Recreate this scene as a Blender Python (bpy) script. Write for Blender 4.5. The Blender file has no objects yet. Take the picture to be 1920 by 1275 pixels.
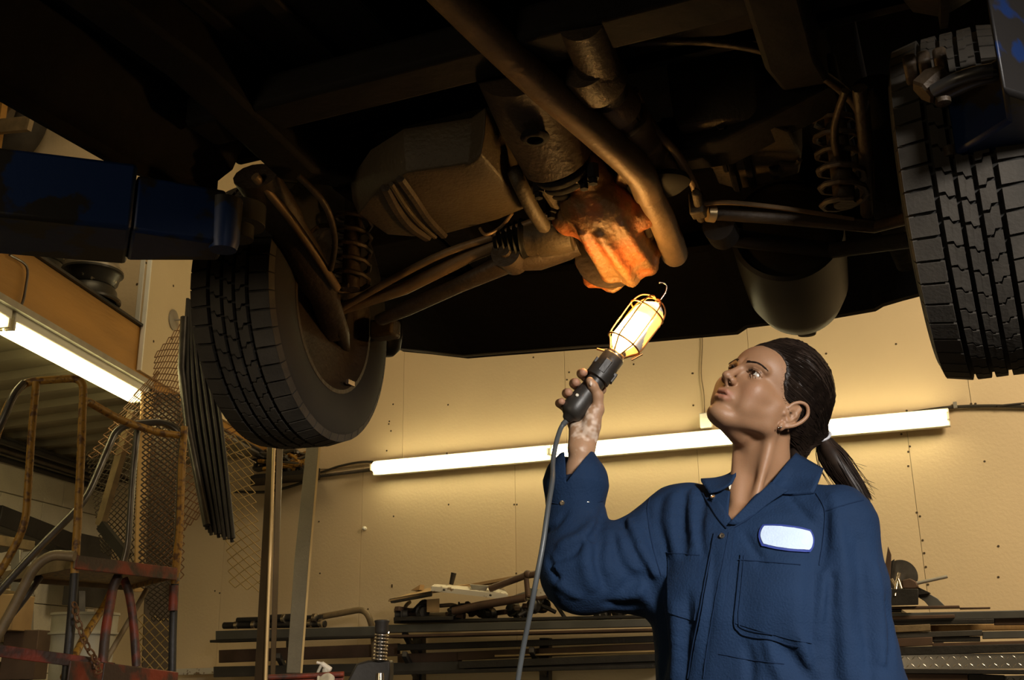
import bpy, bmesh, math, random
import numpy as np
from mathutils import Vector, Matrix
from mathutils.bvhtree import BVHTree
random.seed(7)
RND = random.Random(11)
sc = bpy.context.scene
COL = sc.collection
PI = math.pi

# ------------------------------------------------------------------ camera
FPX, TH, RO, CZ = 1970.0, math.radians(17.3), math.radians(0.7), 1.08
_fw = Vector((0, math.cos(TH), math.sin(TH)))
_r0 = Vector((1, 0, 0)); _u0 = Vector((0, -math.sin(TH), math.cos(TH)))
_rt = _r0 * math.cos(RO) - _u0 * math.sin(RO)
_up = _u0 * math.cos(RO) + _r0 * math.sin(RO)
cam_d = bpy.data.cameras.new('camera'); cam = bpy.data.objects.new('camera', cam_d); COL.objects.link(cam)
cam_d.sensor_width = 36.0; cam_d.lens = FPX * 36 / 1920; cam_d.clip_start = 0.02; cam_d.clip_end = 60
cam.matrix_world = Matrix(((_rt.x, _up.x, -_fw.x, 0), (_rt.y, _up.y, -_fw.y, 0), (_rt.z, _up.z, -_fw.z, CZ), (0, 0, 0, 1)))
sc.camera = cam

# ------------------------------------------------------------------ world, exposure, lights
sc.view_settings.view_transform = 'Standard'; sc.view_settings.look = 'None'
sc.view_settings.exposure = 0.0; sc.view_settings.gamma = 1.0; sc.view_settings.use_curve_mapping = False
w = bpy.data.worlds.new('world'); sc.world = w; w.use_nodes = True
w.node_tree.nodes['Background'].inputs[0].default_value = (0.9, 0.75, 0.5, 1)
w.node_tree.nodes['Background'].inputs[1].default_value = 0.02

def area(name, loc, target, size, power, col, spread=180, size_y=None):
    d = bpy.data.lights.new(name, 'AREA'); d.energy = power; d.color = col; d.size = size
    if size_y: d.shape = 'RECTANGLE'; d.size_y = size_y
    d.spread = math.radians(spread)
    o = bpy.data.objects.new(name, d); COL.objects.link(o); o.location = loc
    o.rotation_euler = (Vector(target) - Vector(loc)).to_track_quat('-Z', 'Y').to_euler()
    return o
# photographer's soft light, from the front right; unseen warm fill lamps added high at left and right
area('soft_key_light', (1.5, -1.6, 2.35), (0.5, 1.75, 1.10), 0.5, 14, (1.0, 0.94, 0.87), 42)
area('high_fill_light', (3.8, 2.4, 4.2), (2.7, 5.4, 1.6), 1.4, 78, (1.0, 0.79, 0.50), 120)
area('high_fill_light', (-1.7, 4.3, 4.2), (-2.0, 6.8, 2.2), 1.0, 9, (1.0, 0.78, 0.45))
area('left_fill_light', (-2.6, -0.6, 1.6), (-1.5, 4.5, 1.6), 1.0, 9, (1.0, 0.80, 0.52), 110)  # unseen warm fill from the front left, not a modelled door

# ------------------------------------------------------------------ pixel / world helpers (the photograph is 1920 x 1275)
def ray(x, y):
    return _fw + _rt * ((x - 960) / FPX) + _up * ((637.5 - y) / FPX)
def P(x, y, Y):
    d = ray(x, y); t = Y / d.y; return Vector((d.x * t, Y, CZ + d.z * t))
def PZ(x, y, Z):
    d = ray(x, y); t = (Z - CZ) / d.z; return Vector((d.x * t, d.y * t, Z))
def PL(x, y, p0, n):
    d = ray(x, y); o = Vector((0, 0, CZ)); t = (Vector(p0) - o).dot(n) / d.dot(n); return o + d * t
def M_(px, Y, x=960, y=800):     # pixels to metres at depth Y
    return px * (P(x, y, Y) - Vector((0, 0, CZ))).dot(_fw) / FPX

# ------------------------------------------------------------------ materials
MATS = {}
def mat(name, col, rough=0.6, metal=0.0, var=0.15, scale=8.0, col2=None, thr=(0.45, 0.6), bump=0.0, bscale=60.0, emit=None, es=0.0,
        sss=0.0, attr=None, spec=0.5, trans=0.0, stretch=None):
    m = bpy.data.materials.new(name); m.use_nodes = True; nt = m.node_tree; N = nt.nodes; L = nt.links
    b = N['Principled BSDF']
    b.inputs['Roughness'].default_value = rough; b.inputs['Metallic'].default_value = metal
    b.inputs['Specular IOR Level'].default_value = spec
    b.inputs['Transmission Weight'].default_value = trans
    if sss: b.inputs['Subsurface Weight'].default_value = sss; b.inputs['Subsurface Radius'].default_value = (0.012, 0.005, 0.003); b.inputs['Subsurface Scale'].default_value = 1.0
    tc = N.new('ShaderNodeTexCoord'); mp = N.new('ShaderNodeMapping'); L.new(tc.outputs['Object'], mp.inputs[0])
    if stretch: mp.inputs['Scale'].default_value = stretch
    n = N.new('ShaderNodeTexNoise'); n.inputs['Scale'].default_value = scale; n.inputs['Detail'].default_value = 6; L.new(mp.outputs[0], n.inputs[0])
    mx = N.new('ShaderNodeMix'); mx.data_type = 'RGBA'
    if attr:
        a = N.new('ShaderNodeAttribute'); a.attribute_name = attr
        h = N.new('ShaderNodeHueSaturation'); L.new(a.outputs['Color'], h.inputs['Color'])
        r = N.new('ShaderNodeMapRange'); r.inputs['To Min'].default_value = 1 - var; r.inputs['To Max'].default_value = 1 + var
        L.new(n.outputs['Fac'], r.inputs[0]); L.new(r.outputs[0], h.inputs['Value']); L.new(h.outputs[0], b.inputs['Base Color'])
    elif col2 is None:
        r = N.new('ShaderNodeValToRGB'); e = r.color_ramp.elements
        e[0].position = 0.25; e[1].position = 0.75
        e[0].color = tuple(c * (1 - var) for c in col) + (1,); e[1].color = tuple(min(1, c * (1 + var)) for c in col) + (1,)
        L.new(n.outputs['Fac'], r.inputs[0]); L.new(r.outputs[0], b.inputs['Base Color'])
    else:
        r = N.new('ShaderNodeValToRGB'); e = r.color_ramp.elements
        e[0].position = thr[0]; e[1].position = thr[1]; e[0].color = tuple(col) + (1,); e[1].color = tuple(col2) + (1,)
        L.new(n.outputs['Fac'], r.inputs[0]); L.new(r.outputs[0], b.inputs['Base Color'])
    if bump:
        nb = N.new('ShaderNodeTexNoise'); nb.inputs['Scale'].default_value = bscale; nb.inputs['Detail'].default_value = 8; L.new(mp.outputs[0], nb.inputs[0])
        bp = N.new('ShaderNodeBump'); bp.inputs['Strength'].default_value = bump; bp.inputs['Distance'].default_value = 0.01
        L.new(nb.outputs['Fac'], bp.inputs['Height']); L.new(bp.outputs[0], b.inputs['Normal'])
    if emit: b.inputs['Emission Color'].default_value = tuple(emit) + (1,); b.inputs['Emission Strength'].default_value = es
    MATS[name] = m; return m

m_dry = mat('painted_drywall', (0.76, 0.60, 0.38), 0.65, var=0.05, scale=1.6, bump=0.12, bscale=55)
m_dry2 = mat('painted_drywall_bay', (0.62, 0.50, 0.31), 0.7, var=0.08, scale=2.0, bump=0.15, bscale=45)
m_screw = mat('screw_head', (0.07, 0.045, 0.02), 0.6)
m_block = mat('painted_concrete_block', (0.66, 0.60, 0.46), 0.7, var=0.07, scale=5, bump=0.5, bscale=70)
m_mortar = mat('mortar', (0.30, 0.26, 0.18), 0.9)
m_floor = mat('concrete_floor', (0.05, 0.045, 0.04), 0.55, var=0.25, scale=1.5, bump=0.2, bscale=30)
m_orange = mat('orange_timber', (0.40, 0.20, 0.04), 0.55, var=0.22, scale=3.5, bump=0.25, bscale=40, stretch=(1, .25, 2))
m_galv = mat('galvanised_steel', (0.36, 0.34, 0.30), 0.45, 0.6, var=0.15, scale=14)
m_deck = mat('steel_deck', (0.33, 0.29, 0.19), 0.5, 0.2, var=0.15, scale=2)
m_white = mat('white_enamel', (0.80, 0.78, 0.70), 0.4, var=0.04)
m_tube = mat('lit_tube', (1, 1, 1), 0.4, var=0.0, emit=(1.0, 0.86, 0.46), es=13.0)
m_tube2 = mat('lit_tube_bay', (1, 1, 1), 0.4, var=0.0, emit=(1.0, 0.85, 0.38), es=9.0)
m_cable = mat('black_cable', (0.045, 0.04, 0.03), 0.5)
m_rubber = mat('tyre_rubber', (0.050, 0.042, 0.032), 0.78, var=0.35, scale=12, bump=0.12, bscale=160)
m_rubber2 = mat('tyre_groove', (0.020, 0.018, 0.015), 0.8, var=0.2)
m_under = mat('underseal', (0.008, 0.006, 0.005), 0.8, var=0.45, scale=4, bump=0.4, bscale=25, spec=0.25)
m_grime = mat('greasy_metal', (0.055, 0.036, 0.02), 0.55, 0.2, var=0.4, scale=9, bump=0.25, bscale=90)
m_tank = mat('dusty_tank', (0.075, 0.052, 0.026), 0.6, 0.1, var=0.25, scale=10, bump=0.25, bscale=120)
m_rust = mat('rusty_casting', (0.17, 0.085, 0.025), 0.6, 0.1, scale=14, col2=(0.32, 0.085, 0.015), thr=(0.44, 0.60), bump=0.6, bscale=60)
m_pipe = mat('exhaust_metal', (0.22, 0.14, 0.07), 0.5, 0.2, var=0.25, scale=18, bump=0.15, bscale=120)
m_gloss = mat('black_gloss', (0.009, 0.008, 0.006), 0.5, 0.0, var=0.3, scale=6, spec=0.14)
m_dark = mat('dark_iron', (0.035, 0.032, 0.03), 0.5, 0.4, var=0.3, scale=8, bump=0.2)
m_blue = mat('chipped_blue_paint', (0.016, 0.014, 0.013), 0.45, 0.1, scale=7, col2=(0.004, 0.022, 0.10), thr=(0.50, 0.53), bump=0.04)
m_yrust = mat('rusty_yellow_paint', (0.12, 0.055, 0.02), 0.5, 0.1, scale=48, col2=(0.38, 0.20, 0.03), thr=(0.38, 0.50), bump=0.3, bscale=80)
m_bare = mat('worn_bare_steel', (0.14, 0.13, 0.12), 0.35, 0.7, var=0.3, scale=20)
m_red = mat('worn_red_paint', (0.05, 0.028, 0.02), 0.5, 0.1, scale=12, col2=(0.22, 0.035, 0.015), thr=(0.43, 0.58), bump=0.2)
m_tan = mat('worn_tan_paint', (0.21, 0.15, 0.08), 0.5, 0.1, var=0.35, scale=16, bump=0.2)
m_mesh = mat('rusty_expanded_mesh', (0.17, 0.085, 0.035), 0.6, 0.4, var=0.3, scale=12)
m_meshd = mat('dark_expanded_mesh', (0.05, 0.035, 0.022), 0.6, 0.3, var=0.3, scale=12)
m_meshy = mat('yellow_expanded_mesh', (0.35, 0.24, 0.09), 0.5, 0.4, var=0.2, scale=12)
m_wood = mat('raw_timber', (0.48, 0.29, 0.12), 0.7, var=0.2, scale=6, bump=0.2, stretch=(4, 4, .5))
m_board = mat('grey_board', (0.24, 0.205, 0.15), 0.75, var=0.15, scale=7, bump=0.2)
m_edge = mat('raw_board_edge', (0.62, 0.43, 0.18), 0.7, var=0.15)
m_post = mat('brown_steel_post', (0.075, 0.05, 0.027), 0.4, 0.3, var=0.25, scale=8)
m_highlight_brass = mat('highlight_brass', (0.55, 0.40, 0.20), 0.35, 0.6, var=0.2)  # painted highlights on the post and rack strip; also colours the shaft clamp
m_steel = mat('rack_steel', (0.065, 0.06, 0.055), 0.5, 0.4, var=0.4, scale=5, bump=0.15)
m_steel2 = mat('bluegrey_steel', (0.12, 0.12, 0.115), 0.45, 0.5, var=0.25, scale=5)
m_brown = mat('rusty_bar_stock', (0.10, 0.06, 0.04), 0.6, 0.3, var=0.35, scale=7)
m_plate = mat('bright_tread_plate', (0.58, 0.55, 0.50), 0.25, 0.85, var=0.1, scale=14)
m_chipw = mat('chipped_white_paint', (0.72, 0.66, 0.54), 0.5, 0.0, scale=22, col2=(0.25, 0.16, 0.08), thr=(0.60, 0.64))
m_card = mat('tan_sheet', (0.40, 0.26, 0.12), 0.7, var=0.15)
m_bucket = mat('dirty_white_plastic', (0.42, 0.39, 0.30), 0.5, var=0.18, scale=9)
m_blackp = mat('black_plastic', (0.028, 0.024, 0.020), 0.42, var=0.2, scale=20, bump=0.05, bscale=90)
m_chrome = mat('plated_steel', (0.6, 0.52, 0.42), 0.25, 0.95, var=0.1)
m_cream = mat('cream_plastic', (0.66, 0.60, 0.48), 0.45, var=0.05)
m_coat = mat('navy_twill', (0.006, 0.021, 0.058), 0.85, var=0.12, scale=9, bump=0.25, bscale=260, spec=0.25)
m_coat2 = mat('navy_twill_seam', (0.006, 0.018, 0.05), 0.9, var=0.1, spec=0.2)
m_patch = mat('pale_blue_patch', (0.50, 0.62, 0.80), 0.8, var=0.04, scale=40, bump=0.2, bscale=300)
m_pedge = mat('royal_blue_stitching', (0.015, 0.035, 0.22), 0.7)
m_skin = mat('skin', (0.3, 0.15, 0.08), 0.52, var=0.04, scale=60, attr='Col', sss=0.12, bump=0.06, bscale=420)
m_hair = mat('black_hair', (0.020, 0.012, 0.008), 0.5, var=0.5, scale=60, spec=0.3)
m_eye = mat('eye_white', (0.42, 0.38, 0.33), 0.22)
m_iris = mat('dark_iris', (0.02, 0.01, 0.006), 0.08, spec=0.9)

# ------------------------------------------------------------------ object building
def link(name, me, m=None, parent=None):
    o = bpy.data.objects.new(name, me); COL.objects.link(o)
    if m is not None:
        for x in (m if isinstance(m, (list, tuple)) else [m]): me.materials.append(x)
    if parent is not None:
        o.parent = parent; o.matrix_parent_inverse = Matrix.Translation(-root_loc(parent))
    return o
WL = {}
def root_loc(o): return WL.get(o.name, Vector((0, 0, 0)))
def tag(o, label=None, cat=None, group=None, kind=None):
    if label: o['label'] = label
    if cat: o['category'] = cat
    if group: o['group'] = group
    if kind: o['kind'] = kind
    return o
def thing(name, loc, label=None, cat=None, group=None, kind=None):
    o = bpy.data.objects.new(name, None); COL.objects.link(o); o.location = Vector(loc); o.empty_display_size = 0.05
    WL[o.name] = Vector(loc); return tag(o, label, cat, group, kind)

def ortho(d):
    d = Vector(d).normalized(); a = Vector((0, 0, 1)) if abs(d.z) < 0.9 else Vector((1, 0, 0))
    x = d.cross(a).normalized(); return x, d.cross(x).normalized()
def smooth_path(pts, n=6):
    pts = [Vector(p) for p in pts]
    if len(pts) < 3: return pts
    out = []
    for i in range(len(pts) - 1):
        p0 = pts[max(i - 1, 0)]; p1 = pts[i]; p2 = pts[i + 1]; p3 = pts[min(i + 2, len(pts) - 1)]
        for k in range(n):
            t = k / n
            out.append(0.5 * ((2 * p1) + (p2 - p0) * t + (2 * p0 - 5 * p1 + 4 * p2 - p3) * t * t + (3 * p1 - p0 - 3 * p2 + p3) * t ** 3))
    out.append(pts[-1]); return out
def bend_path(pts, r=0.05, n=6):     # straight runs with rounded corners
    pts = [Vector(p) for p in pts]; out = [pts[0]]
    for i in range(1, len(pts) - 1):
        a, b, c = pts[i - 1], pts[i], pts[i + 1]
        d1 = (a - b); d2 = (c - b); rr = min(r, d1.length * .48, d2.length * .48)
        s = b + d1.normalized() * rr; e = b + d2.normalized() * rr
        for k in range(n + 1):
            t = k / n; out.append(s * (1 - t) ** 2 + b * 2 * t * (1 - t) + e * t * t)
    out.append(pts[-1]); return out

class MB:
    def __init__(s): s.v = []; s.f = []; s.mi = []; s.cur = 0
    def add(s, vs, fs):
        o = len(s.v); s.v += [tuple(v) for v in vs]; s.f += [tuple(i + o for i in f) for f in fs]; s.mi += [s.cur] * len(fs); return s
    def hexa(s, c8):     # 0-3 bottom ring, 4-7 top ring
        return s.add(c8, [(3, 2, 1, 0), (4, 5, 6, 7), (0, 1, 5, 4), (1, 2, 6, 5), (2, 3, 7, 6), (3, 0, 4, 7)])
    def box(s, c, size, ax=None):
        c = Vector(c); X, Y, Z = ax if ax else (Vector((1, 0, 0)), Vector((0, 1, 0)), Vector((0, 0, 1)))
        a, b, d = size[0] / 2, size[1] / 2, size[2] / 2
        return s.hexa([c + X * (a * i) + Y * (b * j) + Z * (d * k) for k in (-1, 1) for i, j in ((-1, -1), (1, -1), (1, 1), (-1, 1))])
    def bar(s, p, q, wd, ht, up=(0, 0, 1)):   # rectangular bar p->q
        p = Vector(p); q = Vector(q); d = (q - p).normalized(); u = Vector(up); x = d.cross(u).normalized(); u = x.cross(d).normalized()
        r = [(-1, -1), (1, -1), (1, 1), (-1, 1)]
        return s.hexa([p + x * (wd / 2 * i) + u * (ht / 2 * j) for i, j in r] + [q + x * (wd / 2 * i) + u * (ht / 2 * j) for i, j in r])
    def prism(s, poly, vec):
        poly = [Vector(p) for p in poly]; vec = Vector(vec); n = len(poly)
        nrm = Vector((0, 0, 0))
        for i in range(n): nrm += poly[i].cross(poly[(i + 1) % n])
        if nrm.dot(vec) < 0: poly = poly[::-1]
        return s.add(poly + [p + vec for p in poly], [tuple(range(n))[::-1], tuple(range(n, 2 * n))] + [(i, (i + 1) % n, n + (i + 1) % n, n + i) for i in range(n)])
    def loft(s, rings, cap=True):
        n = len(rings[0]); vs = [v for r in rings for v in r]; fs = []
        for k in range(len(rings) - 1):
            for i in range(n): j = (i + 1) % n; fs.append((k * n + i, k * n + j, (k + 1) * n + j, (k + 1) * n + i))
        if cap: fs += [tuple(range(n))[::-1], tuple((len(rings) - 1) * n + i for i in range(n))]
        return s.add(vs, fs)
    def tube(s, pts, r, n=8, cap=True, flat=1.0):
        pts = [Vector(p) for p in pts]; m = len(pts); rs = r if isinstance(r, (list, tuple)) else [r] * m
        d0 = (pts[1] - pts[0]); x, y = ortho(d0); rings = []
        for i, p in enumerate(pts):
            d = (pts[min(i + 1, m - 1)] - pts[max(i - 1, 0)])
            if d.length < 1e-9: d = d0
            d = d.normalized(); x = (x - d * x.dot(d)); x = x.normalized() if x.length > 1e-6 else ortho(d)[0]; y = d.cross(x)
            rings.append([p + x * (rs[i] * math.cos(2 * PI * k / n)) + y * (rs[i] * flat * math.sin(2 * PI * k / n)) for k in range(n)])
        return s.loft(rings, cap)
    def lathe(s, p, q, prof, n=24, ex=1.0, xdir=None, cap=True):   # prof [(t along p->q in m, radius)]
        p = Vector(p); d = (Vector(q) - p).normalized(); x, y = ortho(d)
        if xdir is not None: x = Vector(xdir); x = (x - d * x.dot(d)).normalized(); y = d.cross(x)
        return s.loft([[p + d * t + x * (r * ex * math.cos(2 * PI * k / n)) + y * (r * math.sin(2 * PI * k / n)) for k in range(n)] for t, r in prof], cap)
    def ball(s, c, r, n=12, sc3=(1, 1, 1)):
        c = Vector(c); rings = []
        for i in range(n // 2 + 1):
            a = PI * i / (n // 2); rr = max(math.sin(a), 1e-4)
            rings.append([c + Vector((r * sc3[0] * rr * math.cos(2 * PI * k / n), r * sc3[1] * rr * math.sin(2 * PI * k / n), -r * sc3[2] * math.cos(a))) for k in range(n)])
        return s.loft(rings, True)
    def build(s, name, m, parent=None, smooth=False, bevel=0.0, seg=2, kind=None, label=None, fix=True):
        if not s.v: return None
        V = np.array(s.v, dtype=np.float64); c = (V.min(0) + V.max(0)) / 2; V -= c
        me = bpy.data.meshes.new(name); me.from_pydata(V.tolist(), [], s.f)
        o = link(name, me, m, parent); o.location = Vector(c) if parent is None else Vector(c)
        if any(s.mi): me.polygons.foreach_set('material_index', s.mi)
        if fix:
            bm = bmesh.new(); bm.from_mesh(me); bmesh.ops.recalc_face_normals(bm, faces=bm.faces); bm.to_mesh(me); bm.free()
        if smooth:
            me.polygons.foreach_set('use_smooth', [True] * len(me.polygons))
            me.set_sharp_from_angle(angle=math.radians(50))
        if bevel:
            b = o.modifiers.new('bevel', 'BEVEL'); b.width = bevel; b.segments = seg; b.limit_method = 'ANGLE'
            if not smooth: me.polygons.foreach_set('use_smooth', [True] * len(me.polygons)); me.set_sharp_from_angle(angle=math.radians(30))
        if kind: o['kind'] = kind
        if label: o['label'] = label
        WL[o.name] = Vector(c)
        return o
def kid(parent): return parent
# ================================================================== SETTING
ZV = Vector((0, 0, 1))
bd = Vector((0.920, -0.392, 0)).normalized(); bn = Vector((bd.y, -bd.x, 0))
if bn.y > 0: bn = -bn
W0 = Vector((-0.99, 7.209, 2.4)) - bn * 0.10
def BW(x, y, off=0.0): return PL(x, y, W0 + bn * off, bn)
corner = BW(192, 980); corner.z = 0
ld = Vector((0.158, 0.987, 0)).normalized(); ln = Vector((ld.y, -ld.x, 0))       # left wall, ln points into the room
HT = 5.2
MB().box((0, 3, -0.05), (16, 14, 0.1)).build('floor', m_floor, kind='structure')
MB().box((0, 3, HT + 0.05), (16, 14, 0.1)).build('ceiling', m_dry2, kind='structure')

# back wall: studs/core, then drywall sheets each with its own edges
wb = thing('wall_back', corner, kind='structure')
ln_b = 9.5
p0 = corner - bd * 0.2 - bn * 0.09
MB().box(p0 + bd * ln_b / 2 + ZV * HT / 2, (ln_b, 0.12, HT), (bd, bn, ZV)).build('wall_core', m_mortar, wb)
def s_of(x, y): return (BW(x, y) - corner).dot(bd)
def panels(seams, z0, z1):
    for a, b in zip(seams[:-1], seams[1:]):
        g = 0.0025
        c = corner + bd * ((a + b) / 2) + ZV * ((z0 + z1) / 2) - bn * 0.007
        MB().box(c, (b - a - g, 0.014, z1 - z0 - g), (bd, bn, ZV)).build('drywall_sheet', m_dry, wb)
zsplit = BW(1860, 762).z
s1, s2, s3 = s_of(408, 1200), s_of(967, 1000), s_of(1712, 900)
low = [-0.1, s1, (s1 + s2) / 2, s2, (s2 + s3) / 2, s3, s3 + 1.22, s3 + 2.44, s3 + 3.66]
u1 = s_of(1818, 735)
upp = [-0.1, u1 - 4.88, u1 - 3.66, u1 - 2.44, u1 - 1.22, u1, u1 + 1.22, u1 + 2.44, u1 + 3.66]
panels(low, 0.0, zsplit); panels(upp, zsplit, zsplit + 1.4); panels(upp, zsplit + 1.4, HT)
sc_ = MB()
for x, y in [(412, 1112), (403, 1108), (969, 946), (964, 946), (841, 946), (738, 968), (598, 978), (600, 1075), (735, 1097), (968, 1075), (840, 759), (737, 758), (729, 795), (733, 808),
             (725, 845), (838, 850), (1700, 770), (1706, 837), (1703, 874), (1703, 847), (1725, 968), (1719, 961), (1690, 814), (1733, 1037), (1872, 1024), (1740, 1096), (1846, 865), (1821, 757),
             (1829, 757), (1298, 700), (1549, 663), (1680, 645), (845, 1100), (1872, 1082), (735, 1100), (690, 1142), (1730, 1013), (1736, 1063), (730, 790), (1300, 760), (1000, 670), (1067, 698), (1063, 712), (1188, 683), (1299, 700)]:
    c = BW(x, y, 0.001); sc_.lathe(c, c + bn, [(0, 0.0065), (0.002, 0.0055)], 8)
sc_.build('screws', m_screw, wb, kind='stuff')
c = BW(685, 991, 0.0)
MB().lathe(c, c + bn, [(0, 0.012), (0.02, 0.014), (0.03, 0.006)], 10).build('wall_plug', m_white, wb)

# left wall of painted concrete block, each visible block laid singly
wl = thing('wall_left', corner, kind='structure')
q0 = corner - ln * 0.10
MB().box(q0 - ld * 4.6 + ZV * HT / 2, (9.4, 0.16, HT), (ld, ln, ZV)).build('wall_core', m_mortar, wl)
def LWp(x, y): return PL(x, y, corner, ln)
zr = LWp(0, 855).z; t12 = (LWp(12, 830) - corner).dot(ld); t89 = (LWp(89, 850) - corner).dot(ld)
BL, BH = abs(t89 - t12), zr - LWp(0, 922).z
for r in range(-1, 9):
    z1 = zr + BH * (1 - r); off = t12 + (BL / 2 if r % 2 else 0)
    for k in range(-5, 12):
        a = off + BL * k; b = a + BL
        if a > -0.02 or b < -3.9 or z1 < 0.1: continue
        b = min(b, -0.005)
        c = corner + ld * ((a + b) / 2) + ZV * (z1 - BH / 2) - ln * (0.010 + RND.random() * 0.002)
        MB().box(c, (b - a - 0.005, 0.05, BH - 0.005), (ld, ln, ZV)).build('concrete_block', m_block, wl, bevel=0.004)

# ---- storage mezzanine over the left side
g0 = PZ(0, 569, 2.6); g1 = PZ(279, 726, 2.6)
md = (g1 - g0); md.z = 0; md.normalize(); mn = Vector((md.y, -md.x, 0))
def MP(x, y, off=0.0): return PL(x, y, g0 + mn * off, mn)
zb, zt = 2.6, MP(262, 613).z
mz = thing('trim_1', (g0.x, g0.y, 0), kind='structure')
tE = 3.2
def along(t, z, off=0.0): return Vector((g0.x, g0.y, 0)) + md * t + mn * off + ZV * z
# where the mezzanine line meets the back wall
tB = ((corner - g0).dot(bn)) / md.dot(bn)
MB().box(along((tB - 1.6) / 2, (zb + zt) / 2, -0.04), (tB + 1.6, 0.08, zt - zb), (md, mn, ZV)).build('orange_beam', m_orange, mz, bevel=0.004)
MB().box(along((tB - 1.6) / 2, zb - 0.022, -0.03), (tB + 1.6, 0.07, 0.03), (md, mn, ZV)).build('steel_channel', m_galv, mz, bevel=0.004)
MB().tube([along(-1.6, zb - 0.008, 0.012), along(tB - .1, zb - 0.008, 0.012)], 0.011, 8).build('conduit', m_bare, mz, smooth=True)
MB().box(along((tB - 1.6) / 2, zt + 0.008, -0.03), (tB + 1.6, 0.10, 0.014), (md, mn, ZV)).build('deck_lip', m_dark, mz)
# corrugated deck: underside ribs run parallel to the back wall
dk = MB(); prof = []
nr = 17
for i in range(nr):
    t0 = -1.4 + (tB + 1.4) * i / nr; t1 = -1.4 + (tB + 1.4) * (i + 1) / nr; dt = t1 - t0
    for f, z in ((0, 0), (.18, 0), (.27, .035), (.90, .035)): prof.append((t0 + dt * f, z))
Lw = 1.5
for (ta, za), (tb, zb_) in zip(prof[:-1], prof[1:]):
    A = along(ta, 2.56 + za, -0.06); B = along(tb, 2.56 + zb_, -0.06)
    def lw(p):   # slide along the wall direction until the left wall
        tt = ((corner - p).dot(ln)) / (bd.dot(ln)); q = p + bd * tt; q.z = p.z; return q
    dk.add([A, B, lw(B), lw(A)], [(0, 1, 2, 3)])
dk.build('deck_sheet', m_deck, mz, fix=False)
e0 = lw(along(-1.4, 2.62, 0)); e1 = lw(along(tB, 2.62, 0))
MB().hexa([along(-1.4, 2.60, -.02), along(tB, 2.60, -.02), e1 * 1, e0 * 1] + [p + ZV * 0.03 for p in (along(-1.4, 2.60, -.02), along(tB, 2.60, -.02), e1, e0)]).build('deck_top', m_dark, mz)
# pipes and a sprinkler run under the deck along the left wall
for k, (zz, of, r) in enumerate(((2.5, .06, .028), (2.44, .05, .02), (2.52, .18, .03), (2.49, .26, .018))):
    a = corner + ln * of + ld * -0.1; b = corner + ln * of - ld * 4.0; a.z = b.z = zz
    MB().tube([a, b], r, 10).build('wall_pipe', m_dark if k % 2 else m_bare, mz, smooth=True)
# drywall above the beam: bay return wall (faces the camera) and the face of the storage room
ta = (MP(268, 560) - g0).dot(md)
c0 = along(ta, 0, 0.0)
fa = MB(); zl = MP(262, 605).z
A0 = c0 - bd * 0.0
fa.box(c0 - bd * 1.2 + bn * -0.01 + ZV * ((zt + HT) / 2 + .02), (2.4, 0.02, HT - zt - .02), (bd, bn, ZV)); fa.build('return_sheet', m_dry, mz)
zbt = MP(268, 702).z
MB().box(c0 + md * ((tB - ta) / 2) + mn * 0.012 + ZV * ((zbt + 3.7) / 2), (tB - ta, 0.02, 3.7 - zbt), (md, mn, ZV)).build('face_sheet', m_dry2, mz)
MB().box(c0 + md * ((tB - ta) / 2) + mn * 0.012 + ZV * (3.704 + (HT - 3.704) / 2), (tB - ta, 0.02, HT - 3.704), (md, mn, ZV)).build('face_sheet', m_dry2, mz)
MB().box(c0 + mn * 0.02 + ZV * ((zbt + HT) / 2), (0.012, 0.022, HT - zbt), (md, mn, ZV)).box(c0 - bd * .02 + bn * 0.006 + ZV * ((zt + HT) / 2), (0.03, 0.006, HT - zt), (bd, bn, ZV)).build('corner_bead', m_white, mz)
s = MB()
for x, y in [(274, 493), (325, 536), (322, 635), (288, 640)]:
    c = MP(x, y, .023); s.lathe(c, c + mn, [(0, .008), (.002, .007)], 8)
q = c0 + bn * 0.0
for x, y in [(257, 533), (214, 560), (228, 520)]:
    c = PL(x, y, c0, bn); s.lathe(c, c + bn, [(0, .008), (.002, .007)], 8)
s.build('screws', m_screw, mz, kind='stuff')
# washer plate with a tie rod on the storage-room face
wp = MP(325, 600, 0.024)
t = thing('wall_anchor', wp, 'round galvanised washer plate with a tie rod on the upper drywall', 'wall anchor')
MB().lathe(wp, wp + mn, [(0, .062), (.006, .062), (.008, .05), (.009, .012)], 28).build('washer_plate', m_galv, t, smooth=True)
MB().tube([wp, wp + mn * .16], .006, 8).build('rod', m_galv, t, smooth=True)

# ---- fluorescent fixtures
def fixture(a, b, n, label, tubes=1, mt=None, group=None, R=.040):
    a = Vector(a); b = Vector(b); d = (b - a).normalized(); L = (b - a).length; up = n.cross(d).normalized()
    if up.z < 0: up = -up
    t = thing('fluorescent_light', (a + b) / 2, label, 'light', group)
    c = (a + b) / 2 - n * 0.045
    MB().box(c, (L - .004, .045, 0.105), (d, n, up)).build('housing', m_white, t, bevel=.006)
    for k in range(tubes):
        o = up * (0.0 if tubes == 1 else (k - .5) * 0.056)
        MB().lathe(a + o, b + o, [(.02, R*.3), (.03, R*.93), (.05, R), (L - .05, R), (L - .03, R*.93), (L - .02, R*.3)], 16).build('tube', mt or m_tube, t, smooth=True)
        for e, dd in ((a + o, d), (b + o, -d)):
            MB().box(e + dd * .010 - n * .012, (.016, .06, .045), (d, n, up)).build('lamp_holder', m_cream, t, bevel=.003)
    return t
T0 = PL(695, 877, W0 + bn * .10, bn); T1 = PL(1781, 780, W0 + bn * .10, bn); J1 = PL(1031, 847, W0 + bn * .10, bn)
fl = T0 + (T1 - T0) * (((J1 - T0).length) / (T1 - T0).length)
J2 = fl + (T1 - fl) / 2
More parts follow.
